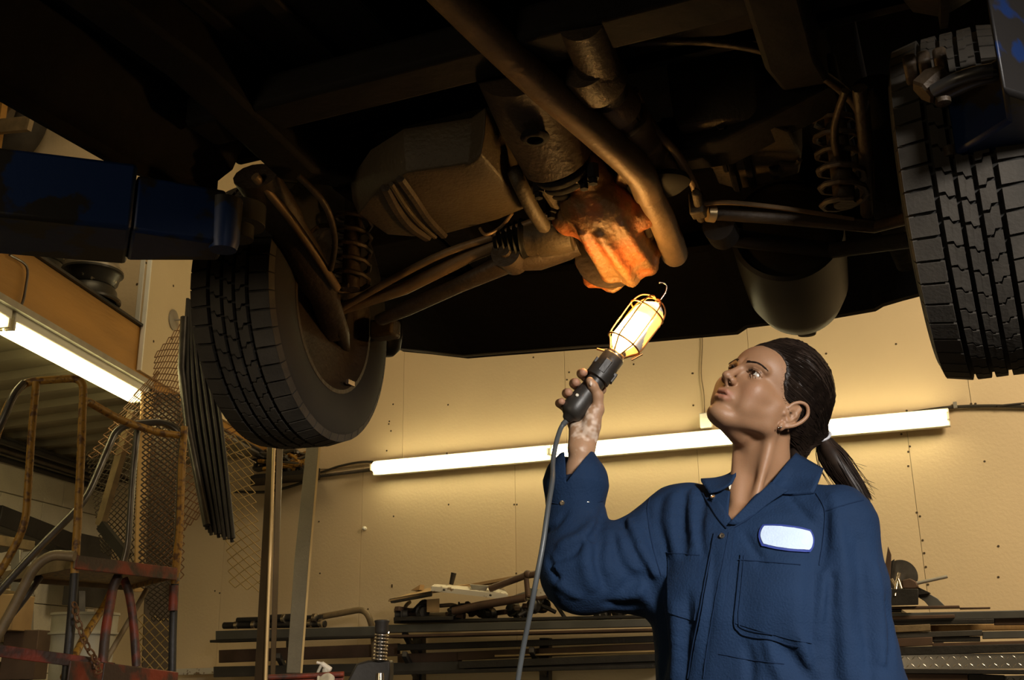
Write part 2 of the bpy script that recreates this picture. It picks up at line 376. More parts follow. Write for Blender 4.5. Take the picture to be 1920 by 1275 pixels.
fixture(T0, fl, bn, 'lit wall strip light, the left end one of the row, left of the raised hand')
fixture(fl, J2, bn, 'lit wall strip light running between the raised wrist and the chin')
fixture(J2, T1, bn, 'lit wall strip light at the right end of the row, behind the neck and ponytail')
LA = PZ(-40, 588, 2.51); LB = PZ(262, 750, 2.51); mid = PZ(5, 612, 2.51)
fixture(mid, LB, -ZV, 'lit twin strip light under the orange beam at the left', 2, m_tube2, R=.023)
dd = (LB - mid).normalized()
fixture(mid - dd * 1.25, mid - dd * .02, -ZV, 'lit strip light cut by the left edge of the picture under the beam', 2, m_tube2, R=.023)
MB().box((mid + LB) / 2 + ZV * .078 - dd * .6, (2.5, .16, .03), (dd, dd.cross(ZV), ZV)).build('fixture_raceway', m_galv, mz)

# ---- cables on the back wall
def cable(pts, r, label, name='cable', m=None, cat='cable'):
    o = MB().tube(smooth_path(pts, 6), r, 7).build(name, m or m_cable, smooth=True); return tag(o, label, cat)
cable([BW(x, y, .02) for x, y in ((600, 886), (618, 880), (640, 873), (680, 866), (740, 866), (900, 858))], .008, 'thin black cable arching from the leaning board onto the left strip light')
o = MB().tube([BW(x, y, .03) for x, y in ((598, 893), (694, 881))], .013, 8).build('conduit', m_bare, smooth=True); tag(o, 'dark straight conduit between the leaning board and the left strip light', 'conduit')
cable([BW(x, y, .015) for x, y in ((600, 880), (640, 878), (690, 871))], .004, 'tan thin wire just above the dark conduit', m=m_tan)
cable([BW(x, y, .02) for x, y in ((1700, 775), (1745, 768), (1790, 763), (1860, 761), (1960, 763))], .010, 'thick black cable leaving the right end of the strip lights')
cable([BW(x, y, .03) for x, y in ((1870, 761), (1900, 758), (1960, 752))], .006, 'thin cable splitting off the black cable at the right edge', m=m_bare)
cable([BW(x, y, .012) for x, y in ((1314, 590), (1317, 640), (1315, 700), (1320, 740), (1321, 778))], .0035, 'thin grey wire hanging down to the white junction box', m=m_tan)
c = BW(1324, 789, .03); o = MB().box(c, (.072, .05, .095), (bd, bn, ZV)).build('junction_box', m_white, bevel=.006); tag(o, 'small white junction box above the strip light, left of the chin', 'junction box')
c = BW(1791, 760, .02); MB().box(c, (.02, .03, .035), (bd, bn, ZV)).build('cable_clip', m_galv, wb)
cable([MP(x, y, .02) for x, y in ((18, 478), (50, 500), (48, 540), (40, 572), (25, 580), (0, 566))], .006, 'grey wire looped on the orange beam', m=m_bare)

# ---- rims, tyre, post and plank up on the mezzanine
def rim(c, r, h, m, label, group=None):
    t = thing('wheel_rim', c, label, 'wheel rim', group)
    prof = [(0, r * .86), (0, r), (.012, r * 1.0), (.022, r * .90), (h * .35, r * .84), (h * .5, r * .74), (h * .62, r * .84), (h - .022, r * .90), (h - .012, r), (h, r), (h, r * .86), (h * .6, r * .70), (h * .4, r * .70), (0, r * .86)]
    MB().lathe(c, c + ZV, prof, 40, cap=False).build('barrel', m, t, smooth=True)
    MB().lathe(c + ZV * h * .5, c + ZV, [(0, r * .76), (.01, r * .5), (.03, r * .4), (.03, .03), (-.002, .03), (-.002, r * .76)], 24).build('wheel_disc', m, t, smooth=True)
    return t
rb = PL(168, 560, c0 - bn * -0.42, bn); rb = Vector((rb.x, rb.y, zt + .016))
cr = PL(170, 545, c0 + bn * .40, bn)
xr = (cr - c0).dot(bd); base = c0 + bd * xr + bn * .40; base.z = zt + .018
m_rimd = mat('black_steel_rim', (.045, .042, .035), .35, .5, scale=24, col2=(.35, .30, .2), thr=(.66, .69)); m_rims = mat('dull_alloy', (.35, .31, .24), .4, .7, var=.3, scale=12)
rim(base, .155, .165, m_rimd, 'black steel wheel rim with white paint flecks, lower in the right stack'); rim(base + ZV * .167, .15, .165, m_rims, 'dull silver wheel rim on top of the black one')
b2 = base - bd * .36 + bn * .03
rim(b2, .165, .18, m_rims, 'dusty grey wheel rim at the left of the stack on the beam'); rim(b2 + ZV * .182, .16, .17, m_rimd, 'black wheel rim on top of the dusty grey rim')
def plain_tyre(c, ax, R, W, name, label, cat='tyre'):
    pr = [(-W * .30, R * .62), (-W * .46, R * .68), (-W * .5, R * .80), (-W * .46, R * .92), (-W * .36, R * .985), (0, R), (W * .36, R * .985), (W * .46, R * .92), (W * .5, R * .80), (W * .46, R * .68), (W * .30, R * .62), (-W * .30, R * .62)]
    o = MB().lathe(c, Vector(c) + Vector(ax), pr, 48, cap=False).build(name, m_rubber, smooth=True); return tag(o, label, cat)
tc = PL(8, 226, c0 + bn * .16, bn)
plain_tyre(tc, bn, .30, .20, 'spare_tyre', 'black tyre hung on the upper wall behind the plank at the far left')
pp = PL(2, 220, c0 + bn * .42, bn)
o = MB().box(Vector((pp.x - .02, pp.y, (zt + HT) / 2)), (.09, .04, HT - zt - .02), (bd, bn, ZV)).build('timber_post', m_orange); tag(o, 'orange timber upright at the upper left edge', 'post')
a = PL(-60, 243, c0 + bn * .47, bn); b = PL(58, 232, c0 + bn * .47, bn)
o = MB().bar(a, b, .03, .085).build('plank_end', m_tan); tag(o, 'short brown plank crossing in front of the black tyre', 'plank')
# ================================================================== THE RAISED CAR
PHI = math.radians(23.2)
CX = Vector((math.cos(PHI), -math.sin(PHI), 0)); CY = Vector((math.sin(PHI), math.cos(PHI), 0))
CO = Vector((0.19, 2.22, 1.94))
def CL(x, y, z): return CO + CX * x + CY * y + ZV * z        # car frame: x right, y to the rear, z up from the axle
car = thing('car', CL(0, 0, -.34), 'dark underside of a raised car with rusty differential, tanks, exhaust and two rear tyres', 'car')
AX = (CX, CY, ZV)
def cpart(mb, name, m, parent=None, **k): return mb.build(name, m, parent or car, **k)

# floor pan with a tunnel and pressed ribs, spare-wheel well, rails
fp = MB()
def pan(x0, x1, y0, y1, z, h=.05): fp.hexa([CL(x0, y0, z), CL(x1, y0, z), CL(x1, y1, z), CL(x0, y1, z), CL(x0, y0, z + h), CL(x1, y0, z + h), CL(x1, y1, z + h), CL(x0, y1, z + h)])
pan(-.74, -.16, -2.4, -.35, .26); pan(.16, .76, -2.4, -.35, .26); pan(-.16, .16, -2.4, -.35, .40)
pan(-.17, -.155, -2.4, -.35, .26, .18); pan(.155, .17, -2.4, -.35, .26, .18)
pan(-.60, .62, -.35, .80, .36); pan(-.75, .77, -.40, -.33, .26, .15)
pan(-.98, -.58, .3, .82, .30, .5); pan(.60, .98, .3, .82, .30, .5)
cpart(fp, 'floor_pan', m_under, bevel=.012)
rb_ = MB()
for x in (-.62, -.52, -.42, -.30, .30, .42, .54, .66): rb_.bar(CL(x, -2.2, .255), CL(x, -.5, .255), .035, .014)
for x0, x1, y in ((-.72, -.2, -1.25), (.2, .74, -1.25), (-.72, -.2, -1.75), (.2, .74, -1.75)): rb_.bar(CL(x0, y, .25), CL(x1, y, .25), .09, .03)
cpart(rb_, 'floor_rib', m_under, bevel=.005)
for x, y in ((-.42, -1.0), (-.2, -.88)):
    cpart(MB().lathe(CL(x, y, .262), CL(x, y, 0), [(0, .075), (.006, .072), (.010, .05), (.004, .034), (.012, .02), (.012, .001)], 24), 'drain_plug', m_under, smooth=True)
p_ = PZ(1218, 8, 2.2); cpart(MB().lathe(p_, p_ - ZV, [(0, .03), (.01, .028), (.014, .012), (.015, .001)], 18), 'drain_plug', m_grime, smooth=True)
# rocker panels: pinch weld seam and curved sill
for sx, lab in ((-1, 0), (1, 1)):
    X0 = -.745 if sx < 0 else .775
    si = MB(); rings = []
    for y in (-2.4, -1.6, -1.0, -.7, -.52, -.42):
        e = 0 if y < -.6 else (.03 if y < -.5 else .07)
        rings.append([CL(X0 + sx * a, y, b + e) for a, b in ((-.10, .24), (-.05, .13), (-.012, .11), (-.012, .085), (0, .085), (0, .11), (.05, .13), (.09, .20), (.10, .30), (.0, .34))])
    si.loft(rings); cpart(si, 'sill', m_under, smooth=True, bevel=0)
# front bay edge: subframe cross member, frame rails along the floor
for x in (-.50, .52): cpart(MB().loft([[CL(x + a, y, b + dz) for a, b in ((-.045, .10), (.045, .10), (.045, .26), (-.045, .26))] for y, dz in ((-2.3, .10), (-1.2, .08), (-.8, .08), (-.45, .03), (-.25, .10), (.1, .20), (.5, .16), (.78, .10))]), 'frame_rail', m_under, bevel=.01)
cpart(MB().bar(CL(-.62, -.62, .20), CL(.64, -.62, .20), .10, .07), 'cross_member', m_under, bevel=.012)
cpart(MB().loft([[CL(x, -.18 + a, .14 + b + dz) for a, b in ((-.06, -.035), (.06, -.035), (.06, .035), (-.06, .035))] for x, dz in ((-.56, .10), (-.35, .02), (-.15, .03), (.15, .03), (.35, .02), (.58, .10))]), 'cross_member', m_under, bevel=.012)

# rear valance / bumper: its lower edge shows as a dark outline against the wall
ed = [(716, 625), (748, 655), (800, 660), (870, 668), (930, 663), (1100, 650), (1140, 648), (1200, 638), (1380, 622), (1398, 610), (1430, 606), (1560, 592), (1640, 578), (1655, 569), (1692, 558), (1730, 548), (1800, 530)]
bp = [PL(x, y, CL(0, .82, 0), CY) for x, y in ed]
va = MB()
for a, b in zip(bp[:-1], bp[1:]):
    ta, tb_ = Vector((a.x, a.y, CO.z + .75)), Vector((b.x, b.y, CO.z + .75))
    va.hexa([a, b, b + CY * .03, a + CY * .03, ta, tb_, tb_ + CY * .10, ta + CY * .10])
cpart(va, 'rear_valance', m_under)
lp = MB()
for a, b in zip(bp[:-1], bp[1:]):
    lp.hexa([a - CY * .30 + ZV * .14, b - CY * .30 + ZV * .14, b + ZV * 0, a + ZV * 0, a - CY * .30 + ZV * .16, b - CY * .30 + ZV * .16, b + ZV * .02, a + ZV * .02])
cpart(lp, 'lower_tray', m_under)
# thin lit lip seen left of the lamp
cpart(MB().tube([p - CY * .004 for p in bp[1:8]], .004, 6), 'valance_lip', m_galv, smooth=True)

# wheels
def wheel(c, toe=0.0):
    ax = (CX * math.cos(toe) + CY * math.sin(toe)).normalized(); fy = ZV.cross(ax).normalized()
    R, W, r = .34, .218, .205
    w_ = MB()
    prof = [(-W * .42, r - .004), (-W * .46, r + .004), (-W * .50, R * .74), (-W * .505, R * .80), (-W * .49, R * .90), (-W * .44, R * .955), (-W * .385, R - .011), (W * .385, R - .011), (W * .44, R * .955), (W * .49, R * .90), (W * .505, R * .80), (W * .5, R * .74), (W * .46, r + .004), (W * .42, r - .004)]
    prof = [(t, q) for t, q in prof]
    w_.lathe(c, Vector(c) + ax, prof, 72, cap=False)
    wh = cpart(w_, 'wheel_tyre', m_rubber2, smooth=True)
    wh['label'] = 'black rear tyre with zigzag tread blocks'
    def pt(u, q, v): return Vector(c) + ax * v + fy * (q * math.cos(u)) + ZV * (q * math.sin(u))
    tb = MB(); n = 50; du = 2 * PI / n
    ribs = [(-.098, -.052, 0), (-.044, -.018, 1), (-.011, .012, 2), (.019, .045, 1), (.053, .098, 0)]
    for ri, (v0, v1, ty) in enumerate(ribs):
        ph = (0, .35, .7, .15, .5)[ri] * du
        for k in range(n):
            u0 = k * du + ph; g = .0030 / R
            if ty == 0:
                vv = [v0, v1]; sh = [0, 0]
            else:
                m1 = v0 + (v1 - v0) * .38; m2 = v0 + (v1 - v0) * .60; vv = [v0, m1, m2, v1]; sh = [0, 0, .22 * du, .22 * du]
                if ri == 3: sh = [.22 * du, .22 * du, 0, 0]
            def rad(v): return R - (0 if abs(v) < .075 else (abs(v) - .075) * .38)
            lo = []; hi = []
            for (v, s_) in list(zip(vv, sh)): lo.append((u0 + s_ + g, v))
            for (v, s_) in list(zip(vv, sh))[::-1]: hi.append((u0 + du + s_ - g, v))
            poly = lo + hi
            bot = [pt(u, rad(v) - .013, v) for u, v in poly]; top = [pt(u, rad(v), v + (0.001 if v < (v0 + v1) / 2 else -.001)) for u, v in poly]
            m_ = len(poly); tb.add(bot + top, [tuple(range(m_, 2 * m_))] + [(i, (i + 1) % m_, m_ + (i + 1) % m_, m_ + i) for i in range(m_)])
    # shoulder lugs running down the side wall
    for sgn in (-1, 1):
        for k in range(n):
            u0 = k * du + (.0 if sgn < 0 else .5) * du + .004; u1 = u0 + du - .010
            a = [(u0, R - .0085, .098), (u1, R - .0085, .098), (u1, R * .925, .1035), (u0, R * .925, .1035)]
            tb.add([pt(u, q, sgn * v) for u, q, v in a] + [pt(u, q - .004, sgn * (v - .008)) for u, q, v in a], [(0, 1, 2, 3), (0, 1, 5, 4), (1, 2, 6, 5), (2, 3, 7, 6), (3, 0, 4, 7)])
    tb.build('tread_blocks', m_rubber, wh, kind='stuff')
    # rim: inner barrel, bead lip, hub face
    rm = MB().lathe(c, Vector(c) + ax, [(-W * .44, r + .010), (-W * .47, r + .008), (-W * .47, r - .002), (-W * .38, r - .010), (-W * .30, r - .026), (.02, r - .034), (.05, r - .05), (.055, .05), (.07, .05), (.07, r - .03), (W * .38, r - .010), (W * .47, r - .002), (W * .47, r + .008), (W * .44, r + .01)], 60, cap=False)
    cpart(rm, 'wheel_rim', m_grime, smooth=True)
    lipm = MB().lathe(c, Vector(c) + ax, [(-W * .470, r + .008), (-W * .482, r + .006), (-W * .482, r + .001), (-W * .470, r - .001)], 60, cap=False)
    cpart(lipm, 'rim_lip', m_pipe, smooth=True)
    return ax, fy
wl_c = CL(-.782, -.02, 0); wr_c = CL(.792, 0, .0)
axl, fyl = wheel(wl_c, math.radians(7))
axr, fyr = wheel(wr_c, math.radians(-4))
# brake drum / hub, wheel weight
for c, s in ((wl_c, 1), (wr_c, -1)):
    cpart(MB().lathe(c + CX * (s * .0), c + CX * s, [(-.06, .09), (-.01, .092), (.0, .085), (.005, .07), (.05, .045), (.10, .04), (.12, .03), (.12, .001)], 36), 'brake_drum', m_grime, smooth=True)
c = PL(657, 718, wl_c + CX * .09, CX); cpart(MB().box(c, (.008, .03, .012), AX), 'balance_weight', m_chrome)
# tyre inside clip: exhaust tip / bump seen right of the left tyre
c = PZ(725, 655, 1.97)
cpart(MB().lathe(c + ZV * .10, c - ZV * .1, [(0, .045), (.06, .046), (.10, .040), (.118, .022), (.12, .001)], 24), 'bump_stop', m_gloss, smooth=True)

# fuel tank (left) with strap and bead seams
def tank(poly, z0, z1, grow, name, m=m_tank, cen=None):
    lo = [PZ(x, y, z0) for x, y in poly]; c = sum(lo, Vector()) / len(lo)
    def sc_(f, z): return [Vector((c.x + (p.x - c.x) * f, c.y + (p.y - c.y) * f, z)) for p in lo]
    sg = 1
    r = [sc_(.88, z0 - .004), sc_(.96, z0), sc_(1.0, z0 + .018), sc_(1.0 + grow * .6, (z0 + z1) / 2), sc_(1.0 + grow, z1), sc_(1 + grow, z1 + .02)]
    return cpart(MB().loft(r), name, m, smooth=True, bevel=.006), lo, c
tk, lo, tc_ = tank([(665, 402), (700, 355), (760, 320), (880, 302), (905, 285), (940, 325), (988, 392), (940, 412), (830, 442), (770, 446), (722, 442)], 2.03, 2.10, .06, 'fuel_tank')
def on_tank(pts, z, r, nm='tank_bead', m=m_tank, par=None):
    return MB().tube(smooth_path([PZ(x, y, z) for x, y in pts], 5), r, 6, flat=.8).build(nm, m, par or tk, smooth=True)
on_tank([(722, 352), (745, 395), (770, 425), (802, 446)], 2.024, .012, 'tank_strap', m_grime); on_tank([(750, 335), (775, 370), (802, 410), (832, 442)], 2.024, .010, 'tank_strap', m_grime)
on_tank([(733, 345), (758, 385), (785, 418), (816, 445)], 2.024, .006)
o = MB().loft([[PZ(x, y, z) for x, y, z in ((640, 305, 2.19), (700, 300, 2.19), (890, 292, 2.19), (905, 265, 2.19), (700, 268, 2.26))], [PZ(x, y, z) for x, y, z in ((640, 330, 2.17), (720, 345, 2.17), (885, 318, 2.17), (925, 290, 2.17), (700, 290, 2.24))]]); cpart(o, 'tank_flange', m_tank, bevel=.006)
# right-hand tank with two strap grooves
tk2, lo2, tc2 = tank([(1264, 236), (1350, 222), (1420, 220), (1482, 244), (1506, 290), (1502, 326), (1420, 350), (1382, 357), (1346, 346), (1334, 318), (1298, 296)], 2.10, 2.25, .06, 'charcoal_box')
for pts, r in (([(1340, 240), (1352, 280), (1362, 320)], .006), ([(1352, 236), (1366, 290), (1383, 355)], .009), ([(1390, 232), (1400, 290), (1412, 350)], .009)):
    on_tank(pts, 2.094, r, 'tank_strap', m_under, tk2)
on_tank([(1452, 312), (1456, 330)], 2.094, .012, 'tank_bead', m_under, tk2); on_tank([(1462, 305), (1490, 308), (1500, 300)], 2.094, .006, 'tank_bead', m_tank, tk2)
o = MB().tube(smooth_path([PZ(x, y, 2.17) for x, y in ((1240, 230), (1290, 224), (1345, 212), (1420, 204), (1470, 226), (1490, 242))], 5), .014, 8, flat=.5); cpart(o, 'tank_flange', m_tank, smooth=True)

# propeller shaft + rear joint, seen right of the exhaust
ps = [PZ(x, y, z) for x, y, z in ((1090, 40, 2.12), (1140, 178, 2.10), (1200, 262, 2.08), (1245, 330, 2.06))]
cpart(MB().tube([ps[0], ps[1], ps[1] + (ps[2] - ps[1]) * .5], .040, 20), 'propeller_shaft', m_grime, smooth=True)
d = (ps[3] - ps[1]).normalized(); L_ = (ps[3] - ps[1]).length
cpart(MB().lathe(ps[1], ps[3], [(0, .040), (.03, .047), (.05, .047), (.055, .040), (.075, .040), (.08, .048), (.10, .048), (.105, .042), (.15, .042), (.155, .046), (.165, .046), (.17, .042), (.19, .042), (.195, .046), (.205, .046), (.21, .040), (L_, .034)], 28), 'shaft_joint', m_pipe, smooth=True)
cpart(MB().lathe(ps[1] + d * .02, ps[3], [(-.12, .052), (-.06, .056), (-.05, .05)], 24), 'shaft_collar', m_grime, smooth=True)

# differential: nose housing, mounting plate, rusty pumpkin, finned cover
def Z(x, y, z): return PZ(x, y, z)
nose = [Z(975, 120, 2.14), Z(1010, 220, 2.10), Z(1045, 300, 2.05)]
cpart(MB().tube(nose, [.085, .080, .072], 20), 'differential_nose', m_grime, smooth=True)
cc = Z(1003, 262, 2.02); cpart(MB().lathe(cc + ZV * .01, cc - ZV, [(0, .026), (.006, .028), (.012, .022), (.012, .016), (.0, .014)], 20), 'cover_plug', m_under, smooth=True)
for k, (x, y, r) in enumerate(((1050, 308, .058), (1056, 322, .052), (1062, 335, .046))):
    a = Z(x, y, 2.04); cpart(MB().lathe(a, a + (nose[2] - nose[1]), [(0, r), (.008, r + .003), (.012, r + .003), (.02, r)], 28), 'seal_ring', m_under, smooth=True)
mt = MB(); pl = [Z(x, y, 2.00) for x, y in ((1003, 352), (1030, 340), (1085, 330), (1118, 352), (1135, 380), (1150, 408), (1110, 412), (1062, 414), (1030, 392))]
mt.prism(pl, ZV * .09); cpart(mt, 'differential_body', m_tank, bevel=.012)
bo = MB()
for x, y in ((1010, 362), (1095, 345), (1112, 335), (1033, 400), (1120, 385), (1040, 412), (1053, 428), (1190, 440), (1215, 425)):
    q = Z(x, y, 1.995); bo.lathe(q + ZV * .03, q - ZV * .012, [(0, .013), (.03, .013), (.031, .009), (.042, .009), (.043, .001)], 6)
cpart(bo, 'bolt', m_under, kind='stuff')
# pumpkin (lit by the lamp)
pc = Z(1122, 398, 1.985); pd = Z(1148, 478, 1.965)
dv = (pd - pc).normalized(); LL = (pd - pc).length
xd = CX; ud = dv.cross(xd).normalized(); ud = -ud if ud.z < 0 else ud
fl_ = []
for k in range(36):
    a_ = 2 * PI * k / 36; rr = .086 * (1 + .07 * math.cos(8 * a_))
    fl_.append(pd + (xd * math.cos(a_) + ud * math.sin(a_)) * rr)
cpart(MB().prism(fl_, dv * .012), 'differential_cover', m_rust, bevel=.004)
cpart(MB().lathe(pd, pd + dv, [(-.012, .074), (-.010, .084), (-.001, .084), (-.001, .070)], 36), 'cover_gasket', m_grime, smooth=True)
for a, b, r in (((1066, 440), (1082, 480), .008), ((1200, 395), (1218, 440), .009), ((1204, 438), (1222, 446), .006)):
    cpart(MB().tube([Z(*a, 1.99), Z(*b, 1.97)], r, 8), 'bracket_bolt', m_grime, smooth=True)
# side brackets left of the nose (long pale arm) and right arm
cpart(MB().tube(smooth_path([Z(963, 318, 2.05), Z(975, 345, 2.02), Z(1000, 395, 1.99), Z(1022, 428, 1.98)], 5), [.016] * 15 + [.012], 10), 'link_arm', m_tank, smooth=True)
cpart(MB().tube(smooth_path([Z(1080, 255, 2.08), Z(1100, 310, 2.05), Z(1122, 360, 2.0), Z(1145, 408, 1.975)], 5), .010, 8), 'link_arm', m_grime, smooth=True)
# exhaust: long pipe from the front, hanger ring, tail section lit by the lamp
ex = smooth_path([Z(790, -60, 2.16), Z(900, 50, 2.12), Z(1010, 155, 2.08), Z(1120, 250, 2.04), Z(1195, 320, 2.01), Z(1216, 362, 2.0)], 6)
cpart(MB().tube(ex, .031, 18), 'exhaust_pipe', m_pipe, smooth=True)
ex2 = smooth_path([Z(1216, 360, 2.0), Z(1238, 405, 1.985), Z(1256, 450, 1.97), Z(1268, 486, 1.955)], 6)
cpart(MB().tube(ex2, [.028] * 6 + [.029] * 6 + [.030] * 4 + [.030, .026, .012], 18), 'tail_pipe', m_pipe, smooth=True)
hc = Z(1236, 368, 1.99); hx = CX; hr = []
cpart(MB().lathe(hc - dv * .0 + ZV * .012, hc + ZV * 1, [(0, .040), (.012, .052), (.024, .050), (.03, .036)], 24, ex=1.25, xdir=CX), 'rubber_hanger', m_rubber2, smooth=True)
# heat-shield flange left of hanger
pl = [Z(x, y, 2.02) for x, y in ((1150, 355), (1160, 325), (1185, 330), (1215, 372), (1200, 385), (1165, 378))]
cpart(MB().prism(pl, ZV * .012), 'heat_shield', m_pipe, bevel=.004)

# half shafts, boots, trailing and lateral arms
ja = Z(1048, 440, 2.0); jb = Z(940, 452, 2.0)
dj = (jb - ja); Lj = dj.length
cpart(MB().lathe(ja, jb, [(-.03, .040), (0, .046), (.045, .046), (.05, .042), (Lj * .6, .040)], 28), 'drive_joint', m_tank, smooth=True)
bp_ = [(Lj * .55, .042), (Lj * .58, .044)]
for k in range(5):
    t_ = Lj * (.60 + .10 * k); r_ = .044 - .004 * k
    bp_ += [(t_, r_), (t_ + .004, r_ + .003), (t_ + .008, r_ - .007)]
cpart(MB().lathe(ja, jb, bp_ + [(Lj * 1.12, .018)], 28), 'rubber_boot', m_gloss, smooth=True)
cpart(MB().tube([Z(945, 453, 2.0), Z(880, 480, 1.99), Z(760, 540, 1.96), wl_c + CX * .10 + CY * .02], .016, 12), 'half_shaft', m_pipe, smooth=True)
cpart(MB().tube(smooth_path([Z(1040, 400, 2.03), Z(935, 440, 2.01), Z(810, 485, 1.99), Z(640, 578, 1.93)], 5), .009, 8), 'brake_line', m_pipe, smooth=True)
cpart(MB().tube(smooth_path([Z(900, 428, 2.02), Z(912, 440, 2.0), Z(940, 425, 2.02), Z(960, 400, 2.03)], 5), .004, 6), 'loose_wire', m_pipe, smooth=True)
b0 = Z(958, 480, 1.97)
cpart(MB().lathe(b0 - CY * .03, b0 + CY, [(0, .030), (0, .036), (.06, .036), (.06, .030)], 24).lathe(b0 - CY * .04, b0 + CY, [(0, .004), (0, .014), (.02, .016), (.08, .016)], 16), 'arm_bush', m_grime, smooth=True)
la = [Z(1085, 460, 1.99), Z(1010, 485, 1.97), Z(958, 490, 1.96), Z(860, 535, 1.95), Z(760, 580, 1.93), Z(712, 600, 1.92)]
cpart(MB().tube(la, [.034, .036, .032, .024, .024, .020], 14, flat=.7), 'lateral_arm', m_grime, smooth=True)
cpart(MB().box(Z(722, 618, 1.93), (.07, .05, .05), AX), 'arm_bracket', m_grime, bevel=.008)
# trailing arm and knuckle inside the left wheel
ta_ = [Z(478, 330, 2.08), Z(520, 395, 2.05), Z(570, 480, 1.98), Z(612, 570, 1.92), Z(625, 625, 1.89)]
cpart(MB().tube(smooth_path(ta_, 5), [.050] * 7 + [.044] * 7 + [.036] * 7, 14, flat=.65), 'trailing_arm', m_grime, smooth=True)
cpart(MB().tube(smooth_path([Z(478, 330, 2.07), Z(545, 410, 2.02), Z(600, 490, 1.96), Z(632, 540, 1.93)], 5), .010, 8), 'brake_cable', m_pipe, smooth=True)
kb = Z(622, 650, 1.87)
cpart(MB().lathe(kb + ZV * .03 - CX * .02, kb - ZV * .1 + CX * .02, [(0, .028), (.03, .032), (.045, .030), (.05, .018), (.056, .016), (.058, .001)], 8), 'ball_joint', m_grime, smooth=True)
cpart(MB().tube([Z(628, 570, 1.92), Z(640, 620, 1.89), Z(648, 660, 1.88)], [.014, .020, .012], 8), 'knuckle', m_grime, smooth=True)
cpart(MB().tube(smooth_path([Z(560, 330, 2.06), Z(610, 385, 2.02), Z(628, 450, 1.98), Z(620, 505, 1.95)], 5), .007, 8), 'brake_hose', m_grime, smooth=True)
# coil spring and damper behind each wheel
for bx, by, tag_ in ((660, 470, 0), (1575, 300, 1)):
    c0_ = Z(bx, by, 2.05); pts = [c0_ + ZV * (.11 - .22 * k / 60) + CX * (.045 * math.cos(k * .62)) + CY * (.045 * math.sin(k * .62)) for k in range(60)]
    cpart(MB().tube(pts, .006, 6), 'coil_spring', m_grime, smooth=True)
    cpart(MB().tube([c0_ + ZV * .14, c0_ - ZV * .10], .022, 12), 'damper', m_grime, smooth=True)
# filler hose arcs and the curved pipe on the right
cpart(MB().tube(smooth_path([Z(1180, 78, 2.2), Z(1320, 76, 2.2), Z(1440, 96, 2.18), Z(1540, 140, 2.15), Z(1600, 190, 2.12), Z(1618, 230, 2.10)], 6), .010, 8), 'filler_hose', m_grime, smooth=True)
cpart(MB().tube(smooth_path([Z(1585, 170, 2.10), Z(1565, 240, 2.07), Z(1575, 300, 2.04), Z(1618, 352, 2.01)], 6), .008, 8), 'brake_hose', m_grime, smooth=True)
cpart(MB().tube([Z(1612, 165, 2.10), Z(1622, 260, 2.05), Z(1626, 400, 2.0)], .014, 8), 'brake_pipe', m_grime, smooth=True)
cpart(MB().tube([Z(1635, 155, 2.13), Z(1650, 260, 2.08), Z(1665, 400, 2.02), Z(1700, 500, 1.98)], [.036, .034, .030, .022], 12, flat=.6), 'trailing_arm', m_under, smooth=True)
cpart(MB().tube(smooth_path([Z(1190, 170, 2.12), Z(1212, 215, 2.11), Z(1235, 250, 2.08), Z(1270, 290, 2.05), Z(1300, 345, 2.02), Z(1308, 368, 2.01)], 5), .009, 8), 'brake_line', m_pipe, smooth=True)
cpart(MB().box(Z(1308, 385, 2.0), (.030, .035, .05), AX).tube([Z(1305, 360, 2.0), Z(1315, 412, 1.99)], .010, 8), 'sensor_bracket', m_tank, bevel=.004)
cpart(MB().tube([Z(1330, 400, 1.99), Z(1450, 408, 1.99), Z(1640, 425, 1.98), wr_c - CX * .10], .014, 12), 'half_shaft', m_grime, smooth=True)
cpart(MB().lathe(Z(1326, 400, 1.99), Z(1450, 408, 1.99), [(0, .018), (.016, .019), (.02, .012)], 16), 'shaft_clamp', m_highlight_brass, smooth=True)
cpart(MB().tube(smooth_path([Z(1315, 383, 2.0), Z(1370, 380, 2.0), Z(1480, 392, 2.0), Z(1600, 412, 1.99)], 5), .005, 6), 'brake_line', m_pipe, smooth=True)
lb2 = [Z(1345, 440, 1.99), Z(1420, 452, 1.98), Z(1560, 470, 1.97), wr_c - CX * .12 + ZV * -.05]
cpart(MB().tube(lb2, [.030, .026, .022, .02], 12, flat=.7), 'lateral_arm', m_under, smooth=True)
b1 = Z(1352, 432, 1.98); cpart(MB().lathe(b1 - CY * .03, b1 + CY, [(0, .012), (0, .034), (.06, .034), (.06, .012)], 24), 'arm_bush', m_under, smooth=True)
# big transverse silencer hanging at the rear
mu0 = PZ(1474, 430, 2.04); mu1 = PZ(1500, 560, 2.02)
md_ = (mu1 - mu0).normalized(); Lm = (mu1 - mu0).length
mp_ = [(0, .118), (.004, .128), (Lm * .3, .130), (Lm * .75, .128), (Lm * .95, .112), (Lm * 1.08, .085), (Lm * 1.16, .045), (Lm * 1.17, .001)]
cpart(MB().lathe(mu0, mu1, [(.02, .001), (.02, .112)] + mp_, 48, ex=1.0, xdir=CX), 'silencer', m_gloss, smooth=True)
q = PZ(1512, 618, 2.03); cpart(MB().lathe(q + ZV * .05, q - ZV, [(0, .030), (.05, .032), (.066, .026), (.07, .001)], 24), 'silencer_drain', m_gloss, smooth=True)

